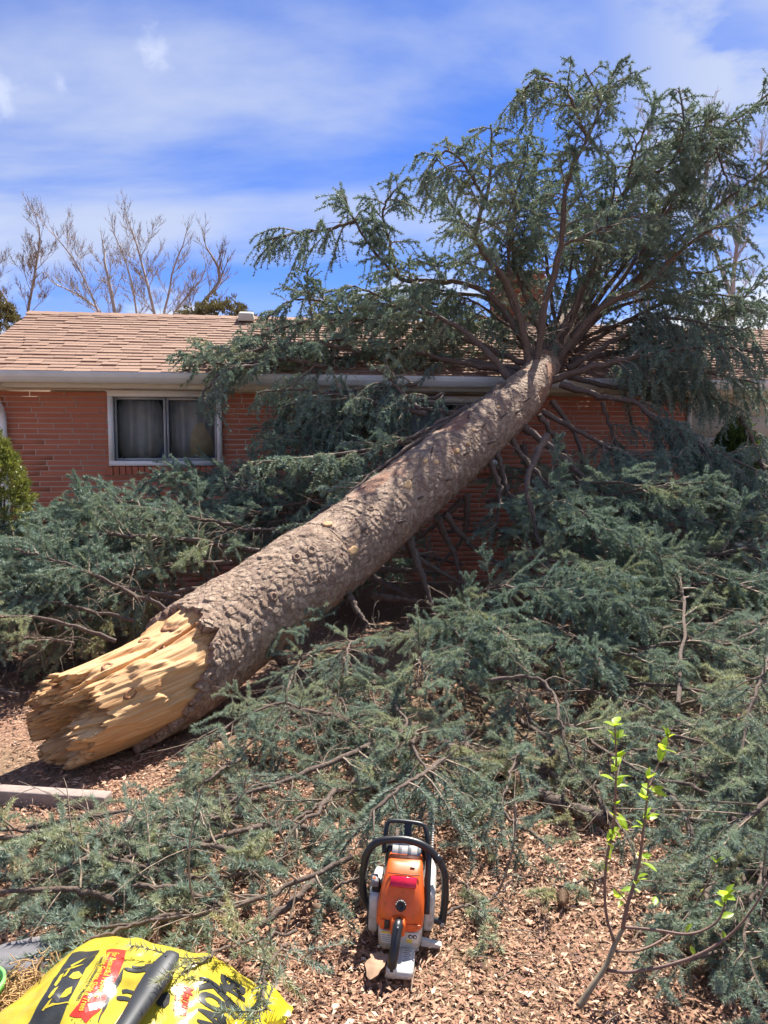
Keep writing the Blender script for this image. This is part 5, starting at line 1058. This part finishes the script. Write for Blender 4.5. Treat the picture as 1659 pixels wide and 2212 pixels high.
# rear handle loop and foot
loft('rear_foot', [(.000, .022, -.135, .029, .063), (.006, .022, -.135, .032, .066), (.018, .022, -.135, .031, .064), (.022, .022, -.135, .027, .060)], M['sawwhite'], saw, pw=6)
loft('handle_heel', [(.002, -.010, -.184, .018, .018), (.026, -.008, -.184, .016, .016), (.030, -.008, -.182, .013, .012)], M['sawwhite'], saw)
tube1('rear_handle', [(.002, -.100, .108), (.000, -.126, .112), (-.002, -.146, .100), (-.004, -.168, .078), (-.007, -.182, .048), (-.009, -.188, .018)], [.0125, .0145, .0145, .0140, .0150, .014], M['black'], saw, 14, 26)
rbox('trigger_slot', (.0005, -.148, .1205), (.004, .022, .002), .0008, M['greyst'], saw, 1, None, (R(-20), 0, 0))
plate_on('foot_label', (.031, -.130, .0232), .030, .0012, 0, M['labelw'], .060)
for k in range(6):
    rbox('foot_label_line', (.031 + .004 * (k % 2) - .002, -.152 + .009 * k, .0242), (.020, .003, .0008), .0002, M['greyst'], saw, 1)
plate_on('side_label', (-.034, -.0935, .052), .032, .038, R(-2), M['labelw'], .003)
plate_on('side_label_head', (-.034, -.0956, .067), .030, .006, R(-2), M['yellow'], .002)
for k in range(4): plate_on('side_label_line', (-.034, -.0956, .058 - .006 * k), .026, .0016, 0, M['greyst'], .0015, saw, .0004)
plate_on('hazard_label', (.043, -.0935, .056), .036, .030, R(-2), M['labelw'], .003)
plate_on('hazard_yellow', (.035, -.0956, .047), .016, .010, 0, M['yellow'], .0018, saw, .0004)
for xx in (.037, .050): disc('hazard_symbol', (xx, -.0952, .061), .0065, .0012, 0, M['ink'], saw, 16); 
for xx in (.037, .050): disc('hazard_face', (xx + .001, -.0962, .061), .0035, .001, 0, M['labelw'], saw, 12)
# choke lever / cap at the left
rbox('control_cap', (-.083, .000, .168), (.026, .036, .022), .005, M['greyst'], saw, 2, (.8, .8), (R(25), 0, R(10)))
disc('cap_screw', (-.084, -.012, .181), .005, .003, R(-70), M['orange'], saw, 12)
loft('control_stalk', [(.11, -.072, .01, .014, .02), (.15, -.078, .008, .014, .018), (.165, -.08, .004, .012, .016)], M['black'], saw)
# wrap handle
tube1('front_handle', [(-.055, .045, .035), (-.085, .050, .035), (-.108, .052, .055), (-.122, .055, .10), (-.124, .058, .16), (-.116, .062, .215), (-.090, .064, .252), (-.045, .066, .266), (.01, .068, .268), (.060, .066, .256), (.098, .062, .228), (.126, .058, .185), (.134, .052, .13), (.134, .044, .075), (.131, .036, .030)], .0118, M['black'], saw, 14, 70)
tube1('handle_strut', [(.064, .010, .048), (.085, .018, .048), (.110, .028, .040), (.131, .036, .032)], [.0095, .0105, .010, .012], M['black'], saw, 10, 14)
disc('strut_bolt', (.131, .023, .032), .006, .003, 0, M['steel'], saw, 12)
tube1('handle_collar', [(.099, .062, .229), (.112, .060, .211)], .0135, M['black'], saw, 14, 4)
# front guard
tube1('hand_guard', [(-.064, .075, .215), (-.064, .100, .262), (-.060, .118, .290), (-.045, .122, .298), (.0, .122, .300), (.045, .122, .297), (.060, .118, .288), (.070, .100, .258), (.074, .078, .205)], .0072, M['black'], saw, 10, 44)
loft('guard_strut', [(.20, .006, .09, .014, .006), (.26, .006, .108, .011, .006), (.30, .006, .121, .012, .006)], M['black'], saw)
loft('guard_base', [(.17, .004, .088, .064, .012), (.20, .004, .092, .064, .014), (.228, .004, .094, .060, .012), (.234, .004, .094, .056, .008)], M['black'], saw)
st = plate_on('striped_sticker', (.006, .072, .236), .088, .034, R(-52), M['labelw'], .004)
for k in range(3): plate_on('sticker_stripe', (-.014 + .03 * k, .0696, .2345), .012, .033, R(-52), M['greyst'], .004, st, .0006)
# clutch cover, bar and chain on the right
loft('clutch_cover', [(.028, .085, .09, .016, .10), (.04, .087, .09, .018, .105), (.13, .087, .09, .018, .10), (.15, .084, .09, .012, .09)], M['sawwhite'], saw, pw=6)
tube1('brake_rail', [(.080, -.04, .10), (.079, -.01, .15), (.078, .03, .20), (.077, .06, .235), (.074, .078, .25)], .0095, M['black'], saw, 8, 16)
def barpoly(grow_):
    p = []; 
    for k in range(13): a = -math.pi / 2 + math.pi * k / 12; p.append((.70 + (.036 + grow_) * math.cos(a), .085 + (.036 + grow_) * math.sin(a)))
    return [(.10, .045 - grow_)] + p + [(.10, .125 + grow_)]
prism('guide_bar', barpoly(0), .0855, .0895, M['steel'], saw, 'x')
bp = barpoly(.004); cl = [0]
for i in range(len(bp) - 1): cl.append(cl[-1] + math.dist(bp[i], bp[i + 1]))
lk = bpy.data.objects.new('chain_link', None); bpy.data.objects.remove(lk)
bm_ = MB(); bm_.box((0, 0, 0), (.0068, .013, .009)); bm_.box((0, .003, .006), (.006, .005, .005)); V, F, A = bm_.out(); cm = mkmesh('chain_link', V, F, M['steel'])
for k in range(int(cl[-1] / .0165)):
    s = k * .0165; i = max(0, np.searchsorted(cl, s) - 1); f = (s - cl[i]) / max(1e-6, cl[i + 1] - cl[i]); p = np.array(bp[i]) * (1 - f) + np.array(bp[i + 1]) * f; d = np.array(bp[i + 1]) - np.array(bp[i])
    o = bpy.data.objects.new('chain_link', cm); o.location = (.0875, p[0], p[1]); o.rotation_euler = (math.atan2(d[1], d[0]) + math.pi, 0, 0); link(o, saw)
for xx, yy_, zz_ in ((-.052, -.092, .085), (.058, -.092, .088), (-.055, -.090, .018), (.06, -.090, .02)): disc('screw', (xx, yy_, zz_), .004, .004, 0, M['steel'], saw, 10)
for k in range(5): prism('bumper_spike', [(.10 + 0, .055 + .014 * k), (.10, .066 + .014 * k), (.128, .0605 + .014 * k)], .076, .080, M['steel'], saw, 'x')
prism('chain_catcher', [(.07, .004), (.125, .003), (.13, .012), (.07, .022)], -.05, -.03, M['sawwhite'], saw, 'y')
M['flake'] = plain('flake', (.40, .25, .15), .8, .25, 40).m
# curled bark flake beside the saw
fl = G(815, 2085, .03); V = []; n = 9
for i in range(n):
    for j in range(5): V.append((-.026 + .013 * j + .004 * math.sin(i * 2.1), -.05 + .0125 * i, .012 * math.sin(i * .5) + .006 * (j - 2) ** 2 * .3))
V = np.array(V); ii = np.arange(n * 5).reshape(n, 5); F = np.stack([ii[:-1, :-1], ii[:-1, 1:], ii[1:, 1:], ii[1:, :-1]], -1).reshape(-1, 4)
V[:, 0] *= np.repeat(np.array([.35, .7, .95, 1, .9, 1, .85, .7, .3]), 5)
o = mk('bark_flake', np.concatenate([V, V - [0, 0, .004]]), np.concatenate([F, F[:, ::-1] + len(V)]), M['flake'], None, True); o.location = tuple(fl); o.rotation_euler = (R(12), R(6), R(-25)); tag(o, 'tan curled bark flake lying beside the chainsaw foot', 'bark')
# ================================================================== bag of manure compost
BC0 = G(192, 2058, .02); BC1 = G(598, 2158, .02); ba = norm((BC1 - BC0)[None])[0]; bb = np.array([ba[1], -ba[0], 0]); BLa = float(np.linalg.norm(BC1 - BC0)); BLb = .52
def bag_pt(a, b, h=0.0):
    a = np.asarray(a, float); b = np.asarray(b, float); s = np.clip(a / BLa, 0, 1); t = np.clip(b / BLb, 0, 1)
    pil = np.clip(1 - np.abs(2 * s - 1) ** 3.2, 0, 1) ** .55 * np.clip(1 - np.abs(2 * t - 1) ** 3.4, 0, 1) ** .55
    q = np.stack([a * 9, b * 9], -1).reshape(-1, 2); wr = (fbm(q, 3, 71) - .45).reshape(np.shape(a)); wr2 = (vnoise(np.stack([(a + .3 * b) * 36, b * 7], -1).reshape(-1, 2), 5) - .5).reshape(np.shape(a))
    z = .022 + .165 * pil + wr * .040 * (.35 + pil) + wr2 * .011 * (1 - .4 * pil) + h
    return BC0 * [1, 1, 0] + ba * np.asarray(a)[..., None] + bb * np.asarray(b)[..., None] + np.stack([np.zeros_like(z), np.zeros_like(z), z], -1)
def BG(u, v):
    z = .12
    for _ in range(14):
        p = G(u, v, z) - BC0; a, b = float(p @ ba), float(p @ bb); z = .6 * z + .4 * float(bag_pt(np.array([a]), np.array([b]))[0, 2])
    return a, b
def C7(x, y): return BG(x * .3958, 1952.6 + y * .3958)          # from an enlarged view of that corner of the photo
boff = BC0 * [1, 1, 0]
m = Mat('bag_yellow'); v_ = m.coord('Object'); f_ = m.noise(v_, 5, 4); m.base(m.ramp(f_, [(.3, (.43, .33, .022)), (.7, (.53, .425, .045))])).set(Roughness=.26, Specular_IOR_Level=.6).bump(m.noise(v_, 22, 3), .25, .01); M['bagy'] = m.m
M['bagk'] = plain('bag_black', (.035, .035, .034), .3, .15, 12).m
M['bagr'] = plain('bag_red', (.70, .035, .02), .3, .06, 12).m
M['bagt'] = plain('bag_tab', (.86, .66, .02), .3, .06, 8).m
bag = empty('compost_bag', tuple(boff), 'bulging yellow and black bag of compost at the lower left', 'bag')
na, nb = 84, 76; A_, B_g = np.meshgrid(np.linspace(0, BLa, na), np.linspace(0, BLb, nb), indexing='ij'); V = bag_pt(A_, B_g).reshape(-1, 3); ii = np.arange(na * nb).reshape(na, nb)
F = np.stack([ii[:-1, :-1], ii[:-1, 1:], ii[1:, 1:], ii[1:, :-1]], -1).reshape(-1, 4); Vb = V * [1, 1, 0] + [0, 0, .006]
rim_ = np.concatenate([ii[:, 0], ii[-1, 1:], ii[-2::-1, -1], ii[0, -2:0:-1]]); Fs_ = np.stack([rim_, np.roll(rim_, -1), np.roll(rim_, -1) + len(V), rim_ + len(V)], -1)
mk('sack', np.concatenate([V, Vb]), np.concatenate([F, F[:, ::-1] + len(V), Fs_]), M['bagy'], bag, True, None, boff)
# flattened end seal, crinkled
tn, tm = 16, 26; X_, Y_ = np.meshgrid(np.linspace(-.02, .075, tn), np.linspace(.03, BLb - .03, tm), indexing='ij')
gz = .035 + .05 * np.clip(1 - np.abs(X_ / .06), 0, 1) + .014 * np.sin(Y_ * 42 + X_ * 20) + .01 * np.sin(Y_ * 95 + 1)
V = boff + ba * (BLa - .012 + X_)[..., None] + bb * Y_[..., None] + np.stack([0 * gz, 0 * gz, gz], -1); V = V.reshape(-1, 3); ii = np.arange(tn * tm).reshape(tn, tm); F = np.stack([ii[:-1, :-1], ii[:-1, 1:], ii[1:, 1:], ii[1:, :-1]], -1).reshape(-1, 4)
mk('end_seal', np.concatenate([V, V - [0, 0, .003]]), np.concatenate([F, F[:, ::-1] + len(V)]), M['bagt'], bag, True, None, boff)
def print_poly(name, poly, mat, h, px=True, parent=bag):
    ab = [C7(*p) for p in poly] if px else poly; bm = bmesh.new(); f = bm.faces.new([bm.verts.new((a, b, 0)) for a, b in ab]); bmesh.ops.triangulate(bm, faces=[f])
    return print_bm(name, bm, mat, h, parent)
def print_bm(name, bm, mat, h, parent=bag):
    for _ in range(6):
        es = [e for e in bm.edges if e.calc_length() > .012]
        if not es: break
        bmesh.ops.subdivide_edges(bm, edges=es, cuts=1); bmesh.ops.triangulate(bm, faces=[f for f in bm.faces if len(f.verts) > 3])
    c = np.array([v.co[:] for v in bm.verts]); P = bag_pt(c[:, 0], c[:, 1], h) - boff
    for v, p in zip(bm.verts, P): v.co = p
    bmesh.ops.recalc_face_normals(bm, faces=bm.faces[:])
    for f in bm.faces:
        if f.normal.z < 0: f.normal_flip()
    me = bpy.data.meshes.new(name); bm.to_mesh(me); bm.free(); me.materials.append(mat); return link(bpy.data.objects.new(name, me), parent)
def print_text(name, txt, p0, p1, size, mat, h, bold=0.0, sq=None):
    """text running from p0 to p1 (bag coordinates), letters' tops to the right"""
    cu = bpy.data.curves.new(name, 'FONT'); cu.body = txt; cu.size = size; cu.offset = bold; cu.resolution_u = 3; o = bpy.data.objects.new(name, cu); sc.collection.objects.link(o)
    dg = bpy.context.evaluated_depsgraph_get(); me = bpy.data.meshes.new_from_object(o.evaluated_get(dg)); bpy.data.objects.remove(o); bm = bmesh.new(); bm.from_mesh(me); bpy.data.meshes.remove(me)
    w_ = max(v.co.x for v in bm.verts); p0 = np.array(p0); p1 = np.array(p1); d = p1 - p0; Ld = np.linalg.norm(d); d = d / Ld; up = np.array([d[1], -d[0]]); kx = Ld / w_
    if up[0] < 0: up = -up
    for v in bm.verts: q = p0 + d * v.co.x * kx + up * v.co.y; v.co = (q[0], q[1], 0)
    bmesh.ops.triangulate(bm, faces=bm.faces[:]); return print_bm(name, bm, mat, h)
print_poly('black_panel', [(395, 275), (470, 262), (545, 256), (520, 300), (470, 350), (425, 440), (370, 545), (350, 600), (310, 700), (90, 760), (165, 640), (255, 480), (330, 360)], M['bagk'], .0012)
for k, p in enumerate(([(452, 395), (430, 372), (400, 380), (375, 405), (400, 415), (430, 412)], [(395, 455), (360, 470), (335, 500), (325, 515), (360, 512), (388, 490)], [(330, 395), (350, 385), (330, 425), (305, 455), (295, 450)], [(300, 465), (320, 455), (290, 500), (270, 520), (262, 512)], [(445, 310), (480, 300), (430, 330), (390, 350), (385, 340)], [(375, 365), (400, 345), (360, 400), (340, 410)], [(285, 545), (380, 538), (380, 546), (300, 556), (240, 580), (245, 570)], [(440, 340), (460, 335), (400, 360), (350, 372), (352, 366)], [(265, 535), (285, 520), (262, 560), (235, 590), (228, 585)])): print_poly('garden_drawing', p, M['bagy'], .0024)
print_poly('banner', [(582, 258), (690, 256), (672, 330), (640, 410), (590, 500), (540, 590), (470, 655), (445, 622), (378, 610), (430, 548), (490, 460), (545, 370), (578, 300)], M['bagr'], .0014)
print_text('banner_lettering', 'For Beautiful Flowers,', C7(622, 272), C7(520, 515), .021, M['bagy'], .0030, .0004)
print_text('banner_lettering', 'Vegetable Gardens, Shrubs & Trees', C7(592, 272), C7(430, 590), .021, M['bagy'], .0030, .0004)
print_text('strip_lettering', 'Feeds Continuously for 3 Months', C7(556, 290), C7(418, 525), .015, M['bagk'], .0022, .0002)
print_text('strip_small_lettering', 'Feeds Continuously for 3 Months', C7(530, 318), C7(425, 480), .006, M['bagk'], .0022)
for k in range(9): 
    t = k / 8; print_poly('ray_line', [(672 - 6 * k, 350 + 10 * k), (676 - 6 * k, 352 + 10 * k), (650 - 12 * k + 14, 420 + 18 * k), (585 - 8 * k + 20 * t, 520 + 16 * k), (578 - 8 * k + 20 * t, 520 + 16 * k), (644 - 12 * k + 14, 418 + 18 * k)], M['bagk'], .0016)
for p in ([(672, 352), (700, 350), (740, 360), (800, 350), (850, 345), (850, 372), (800, 372), (740, 378), (695, 368)], [(720, 338), (750, 345), (850, 338), (850, 348), (745, 357), (722, 350)], [(665, 472), (690, 468), (740, 482), (800, 470), (800, 492), (735, 500), (690, 488), (670, 492)], [(636, 508), (660, 505), (720, 522), (780, 518), (775, 545), (720, 540), (660, 530), (640, 524)], [(790, 335), (860, 330), (880, 420), (850, 520), (790, 545), (770, 480), (800, 420)]): print_poly('cow_drawing', p, M['bagk'], .0020)
print_poly('cow_drawing', [(860, 560), (900, 570), (925, 545), (930, 500), (910, 480), (880, 500), (850, 540)], M['bagk'], .0020)
print_text('nutrient_lettering', 'Manure', C7(1010, 450), C7(985, 612), .030, M['bagr'], .0020, .0005)
print_text('nutrient_lettering', '0.5-0.5-0.5', C7(968, 440), C7(945, 585), .028, M['bagr'], .0020, .0003)
print_text('brand_lettering', 'KOW', C7(1100, 400), C7(1085, 690), .085, M['bagk'], .0020, .004)
print_text('brand_lettering', 'BLACK', C7(1215, 385), C7(1190, 740), .080, M['bagk'], .0020, .004)
dt = bmesh.new(); 
for k in range(150):
    r_, c_ = k % 5, k // 5; a0, b0 = C7(400, 625); a = a0 + .013 * c_ ; b = b0 + .004 + .014 * r_ + (.006 if c_ % 2 else 0)
    if a > BLa - .04 or b > BLb - .02: continue
    dt.faces.new([dt.verts.new((a + .0018 * math.cos(q), b + .0018 * math.sin(q), 0)) for q in (0, 1.57, 3.14, 4.71)])
print_bm('perforations', dt, M['bagk'], .0016)['kind'] = 'stuff'
# ================================================================== axe handle resting on the bag
def bagtop(u, v, h): a, b = BG(u, v); return bag_pt(np.array([a]), np.array([b]), h)[0]
h0, h1 = bagtop(368, 2098, .035), bagtop(300, 2200, .03); hd = norm((h1 - h0)[None])[0]; axe = empty('axe', (h0[0], h0[1], h0[2]), 'axe handle with black rubber grip and yellow core resting on the bag', 'axe')
M['rubber'] = plain('black_rubber', (.035, .037, .04), .55, .2, 25).m; M['axey'] = plain('axe_yellow', (.78, .48, .03), .4, .08, 20).m
def handle(name, pts, wr, mat):
    P = smooth_path(pts, 30); T = norm(np.gradient(P, axis=0)); sd = norm(np.cross(T, UPV)); u_ = np.cross(sd, T); a = np.linspace(0, 2 * np.pi, 18, endpoint=False); wv = np.interp(np.linspace(0, 1, 30), np.linspace(0, 1, len(wr)), [q[0] for q in wr]); hv = np.interp(np.linspace(0, 1, 30), np.linspace(0, 1, len(wr)), [q[1] for q in wr])
    V = P[:, None] + sd[:, None] * (np.cos(a)[None] * wv[:, None])[..., None] + u_[:, None] * (np.sin(a)[None] * hv[:, None])[..., None]; ii = np.arange(30 * 18).reshape(30, 18); F = np.stack([ii[:-1], ii[1:], np.roll(ii[1:], -1, 1), np.roll(ii[:-1], -1, 1)], -1).reshape(-1, 4)
    return mk(name, V.reshape(-1, 3), [F, ii[0][None], ii[-1][None, ::-1]], mat, axe, True, None, h0)
handle('grip', [h0 - hd * .012, h0 + hd * .02, h0 + hd * .10, h0 + hd * .22, h0 + hd * .36], [(.020, .012), (.031, .022), (.034, .024), (.032, .023), (.027, .020), (.024, .018), (.023, .018), (.022, .018), (.022, .018), (.023, .018)], M['rubber'])
sd_ = norm(np.cross(hd, UPV)[None])[0]; lf = sd_ if sd_[0] < 0 else -sd_
handle('yellow_core', [h0 + hd * .07 + lf * .024 - [0, 0, .004], h0 + hd * .2 + lf * .026 - [0, 0, .004], h0 + hd * .36 + lf * .027 - [0, 0, .004]], [(.003, .008), (.006, .010), (.007, .010)], M['axey'])
hk = tube1('lanyard_hole', [h0 + hd * .018 + [0, 0, .016], h0 + hd * .018 + [0, 0, .0205]], .0035, M['ink'], axe, 10, 3, True, h0)
# ================================================================== lower left corner: stone, pot, dry roots
def stone(name, c, r, seed, mat, label):
    bm = bmesh.new(); bmesh.ops.create_icosphere(bm, subdivisions=4, radius=1.0); c_ = np.array([v.co[:] for v in bm.verts]); f_ = 1 + .35 * (fbm(c_ * 1.6 + seed, 4, seed) - .45)
    for v, k in zip(bm.verts, f_): v.co = Vector((v.co.x * r[0] * k, v.co.y * r[1] * k, max(-.3, min(.62, v.co.z * k)) * r[2]))
    me = bpy.data.meshes.new(name); bm.to_mesh(me); bm.free(); me.materials.append(mat)
    for p in me.polygons: p.use_smooth = True
    o = link(bpy.data.objects.new(name, me)); o.location = tuple(c); return tag(o, label, 'stone')
c = G(60, 2075, .05); stone('flat_stone', (c[0], c[1], .02), (.14, .09, .09), 4, M['stone'], 'flat grey stone at the left edge beside the bag')
c = G(-6, 2150, .08); M['potg'] = plain('pot_green', (.20, .52, .13), .35, .08, 10).m
pot = empty('plant_pot', (c[0] - .055, c[1], 0), 'bright green plastic pot rim at the lower left corner', 'pot')
a = np.linspace(0, 2 * np.pi, 40, endpoint=False); V = np.concatenate([np.stack([np.cos(a) * q, np.sin(a) * q, np.full(40, z)], -1) for q, z in ((.05, 0), (.062, .09), (.070, .09), (.072, .115), (.064, .115), (.060, .09), (.045, .01))]); ii = np.arange(7 * 40).reshape(7, 40)
mk('rim', V, np.stack([ii[:-1], np.roll(ii[:-1], -1, 1), np.roll(ii[1:], -1, 1), ii[1:]], -1).reshape(-1, 4), M['potg'], pot, True)
c = G(60, 2160, .05); g = np.random.default_rng(9); n = 520; M['straw'] = plain('dry_roots', (.46, .28, .12), .8, .35, 30).m
p = np.stack([c[0] + g.normal(0, .055, n), c[1] + g.normal(-.02, .07, n), g.uniform(.01, .10, n)], -1); d = norm(g.normal(size=(n, 3)) * [1, 1, .5]); b_ = g.normal(0, .9, (n, 3)); l_ = g.uniform(.03, .12, n); k = np.linspace(-.5, .5, 6)
P = p[:, None] + d[:, None] * (l_[:, None] * k)[..., None] + b_[:, None] * (l_[:, None] * (k ** 2 - .1))[..., None]; P[..., 2] = np.maximum(P[..., 2], .006)
V, F, _ = tubes(P, np.broadcast_to(g.uniform(.0008, .0022, n)[:, None], (n, 6)), 4); tag(mk('dry_roots', V, F, M['straw'], None, True), 'tangle of dry tan roots between the pot and the bag', 'roots', kind='stuff')
# ================================================================== leafy sapling
sb = G(1262, 2165, 0); SDp = float(sb[1])
sap = empty('sapling', (sb[0], sb[1], 0), 'slender sapling with fresh yellow green leaves in the right foreground', 'sapling'); soff = np.array([sb[0], sb[1], 0])
def S_(u, v, dd=0.0): return W(u, v, SDp + dd)
# spots from an enlarged view: x, y -> photo
def C8(x, y): return (1300 + x / 2.5726) * .8641, (1700 + y / 2.5726) * .8641
def sapst(name, pts, r, mat): return tube1(name, [S_(*C8(x, y), dd) for x, y, dd in pts], r, mat, sap, 8, 26, True, soff)
sapst('stem', [(375, 2105, -.02), (470, 1960, .0), (550, 1840, .02), (610, 1700, .04), (660, 1600, .05)], [.0095, .008, .0075, .007, .006], M['sapbase'])
sapst('branch', [(660, 1600, .05), (690, 1450, .06), (740, 1290, .07), (770, 1150, .08), (795, 950, .08), (810, 830, .09), (825, 680, .09), (820, 620, .09)], [.006, .0055, .005, .0045, .004, .0035, .003, .002], M['sapbark'])
sapst('branch', [(612, 1690, .04), (565, 1560, .06), (545, 1400, .07), (552, 1200, .08), (575, 1060, .08), (605, 900, .08), (615, 700, .08), (618, 480, .08), (608, 290, .08)], [.0045, .0042, .004, .004, .0038, .0034, .003, .0025, .0018], M['sapbark'])
sapst('branch', [(660, 1590, .05), (780, 1598, .04), (900, 1612, .04), (1060, 1635, .03), (1180, 1610, .03), (1270, 1550, .03), (1310, 1470, .03), (1320, 1380, .03)], [.0042, .004, .004, .0038, .0035, .003, .0026, .002], M['sapbark'])
sapst('branch', [(555, 1865, .02), (680, 1880, .0), (800, 1865, -.01), (950, 1835, -.02), (1130, 1775, -.02), (1300, 1680, -.02), (1420, 1570, -.02), (1530, 1420, -.02), (1590, 1300, -.02)], [.005, .0048, .0045, .0045, .004, .0036, .0032, .0026, .002], M['sapbark'])
sapst('branch', [(620, 1745, .03), (760, 1740, .1), (900, 1680, .16), (1010, 1590, .22), (1130, 1440, .28), (1210, 1300, .3), (1270, 1190, .32)], [.004, .0038, .0035, .003, .0028, .0024, .002], M['sapbark'])
sapst('branch', [(830, 690, .09), (870, 590, .12), (910, 490, .14), (950, 390, .15), (955, 345, .15)], [.003, .0026, .0022, .002, .0014], M['sapbark'])
sapst('branch', [(690, 1430, .06), (640, 1370, .05), (585, 1320, .05)], [.0022, .002, .0015], M['sapbark'])
def leaf_mesh(L_, w_, fold, curl):
    n = 7; t = np.linspace(0, 1, n); wd = w_ * np.sin(np.pi * t ** .85) ** .9; V = []
    for i in range(n): x = t[i] * L_; z = curl * L_ * t[i] ** 2; V += [(x, -wd[i], z + fold * wd[i]), (x, 0, z), (x, wd[i], z + fold * wd[i])]
    F = [[3 * i + j, 3 * i + j + 3, 3 * i + j + 4, 3 * i + j + 1] for i in range(n - 1) for j in (0, 1)]
    me = mkmesh('leaf', np.array(V), np.array(F), M['leaf'], True); return me
LM = [leaf_mesh(.034, .0085, .35, -.15), leaf_mesh(.028, .0075, .25, .1), leaf_mesh(.022, .006, .6, -.05), leaf_mesh(.040, .010, .2, -.2)]
g = random.Random(4)
def leaves(x, y, k, spread, dd=.08, big=0):
    for _ in range(k):
        xx, yy = x + g.uniform(-6, 6), y + g.uniform(-8, 8); p = S_(*C8(xx, yy), dd) - soff; o = bpy.data.objects.new('leaf', LM[3] if big and g.random() < .6 else g.choice(LM[:3])); o.location = tuple(p); az = g.uniform(0, 6.28); el = g.uniform(*spread)
        d = Vector((math.cos(az) * math.cos(el), math.sin(az) * math.cos(el), math.sin(el))); o.rotation_euler = (d.to_track_quat('X', 'Z') @ Matrix.Rotation(g.uniform(-.6, .6), 3, 'X').to_quaternion()).to_euler(); s = g.uniform(.85, 1.25); o.scale = (s, s, s); link(o, sap)
for x, y, k, sp_, b_ in ((608, 292, 5, (.3, 1.3), 1), (620, 370, 3, (.2, 1.2), 0), (618, 420, 2, (.2, 1.1), 0), (612, 490, 3, (.0, 1.), 0), (620, 560, 3, (.0, 1.), 1), (614, 640, 2, (-.1, .8), 1), (618, 690, 2, (-.1, .8), 0), (612, 800, 2, (0, 1), 0), (610, 880, 2, (0, 1), 0), (598, 960, 3, (-.2, .7), 1), (560, 1040, 4, (.2, 1.3), 1), (565, 1130, 2, (0, 1), 0), (560, 1240, 1, (-.2, .6), 0),
                        (822, 640, 4, (.2, 1.2), 1), (845, 710, 4, (-.3, .8), 1), (800, 770, 4, (.2, 1.2), 1), (825, 770, 2, (-.2, .6), 0), (805, 890, 4, (0, 1), 1), (800, 940, 2, (0, 1), 0), (785, 1130, 3, (-.2, .9), 1), (790, 1170, 2, (-.6, .4), 1), (750, 1280, 3, (0, .9), 1), (735, 1340, 2, (-.2, .6), 1), (690, 960, 3, (.2, 1.2), 1), (630, 1400, 3, (0, 1), 0), (655, 1420, 1, (0, 1), 0)): leaves(x, y, k, sp_, .08, b_)
for x, y, k, sp_, dd, b_ in ((1315, 1390, 4, (.1, 1.2), .03, 1), (1330, 1400, 2, (-.1, .5), .03, 1), (1310, 1450, 2, (.2, 1.2), .03, 0), (1300, 1530, 1, (.2, 1), .03, 0), (1060, 1620, 1, (.4, 1.3), .03, 0), (1120, 1765, 1, (.4, 1.3), -.02, 0), (1310, 1670, 1, (.3, 1.2), -.02, 0), (870, 1455, 1, (.0, .5), .06, 1), (950, 370, 4, (.4, 1.4), .15, 0), (925, 450, 3, (.2, 1.2), .14, 1), (895, 520, 3, (.3, 1.3), .13, 0), (1265, 1180, 3, (.3, 1.3), .32, 0), (1260, 1240, 1, (.2, 1), .3, 0), (1160, 1360, 1, (.3, 1.2), .28, 0)): leaves(x, y, k, sp_, dd, b_)
# ================================================================== cones
def cone(u, v, L_, yaw, label, seed):
    c = G(u, v, .02); root = empty('spruce_cone', (c[0], c[1], .022), label, 'cone', 'spruce cones on the mulch', yaw); b = MB(); g = np.random.default_rng(seed); n = 90; q = np.arange(n) / n; a = np.arange(n) * 2.39996; r = .016 * np.sin(np.pi * (q * .86 + .1)) ** .7
    for i in range(n):
        o = np.array([0, math.cos(a[i]), math.sin(a[i])]); p = np.array([(q[i] - .5) * L_, 0, 0]) + o * r[i]; t = norm((np.array([.9, 0, 0]) + o * .55)[None])[0]; s = np.cross(t, o); w_ = .0062
        b.add(np.array([p - t * .006, p + s * w_ + t * .002, p + t * .011 + o * .002, p - s * w_ + t * .002, p + o * .003 + t * .003]), np.array([[0, 1, 4], [1, 2, 4], [2, 3, 4], [3, 0, 4]]))
    b.build('scales', M['cone'], root); tube1('core', [(-L_ * .48, 0, 0), (0, 0, 0), (L_ * .5, 0, 0)], [.006, .012, .004], M['cone'], root, 8, 8)
M['cone'] = plain('cone_scales', (.20, .115, .06), .75, .35, 60).m
cone(1512, 2090, .085, .2, 'brown spruce cone on the mulch at the lower right', 1); cone(1215, 1940, .07, 1.3, 'upright brown spruce cone left of the sapling', 2); cone(690, 1970, .05, 2.2, 'dark spruce cone on the mulch left of the chainsaw', 3)
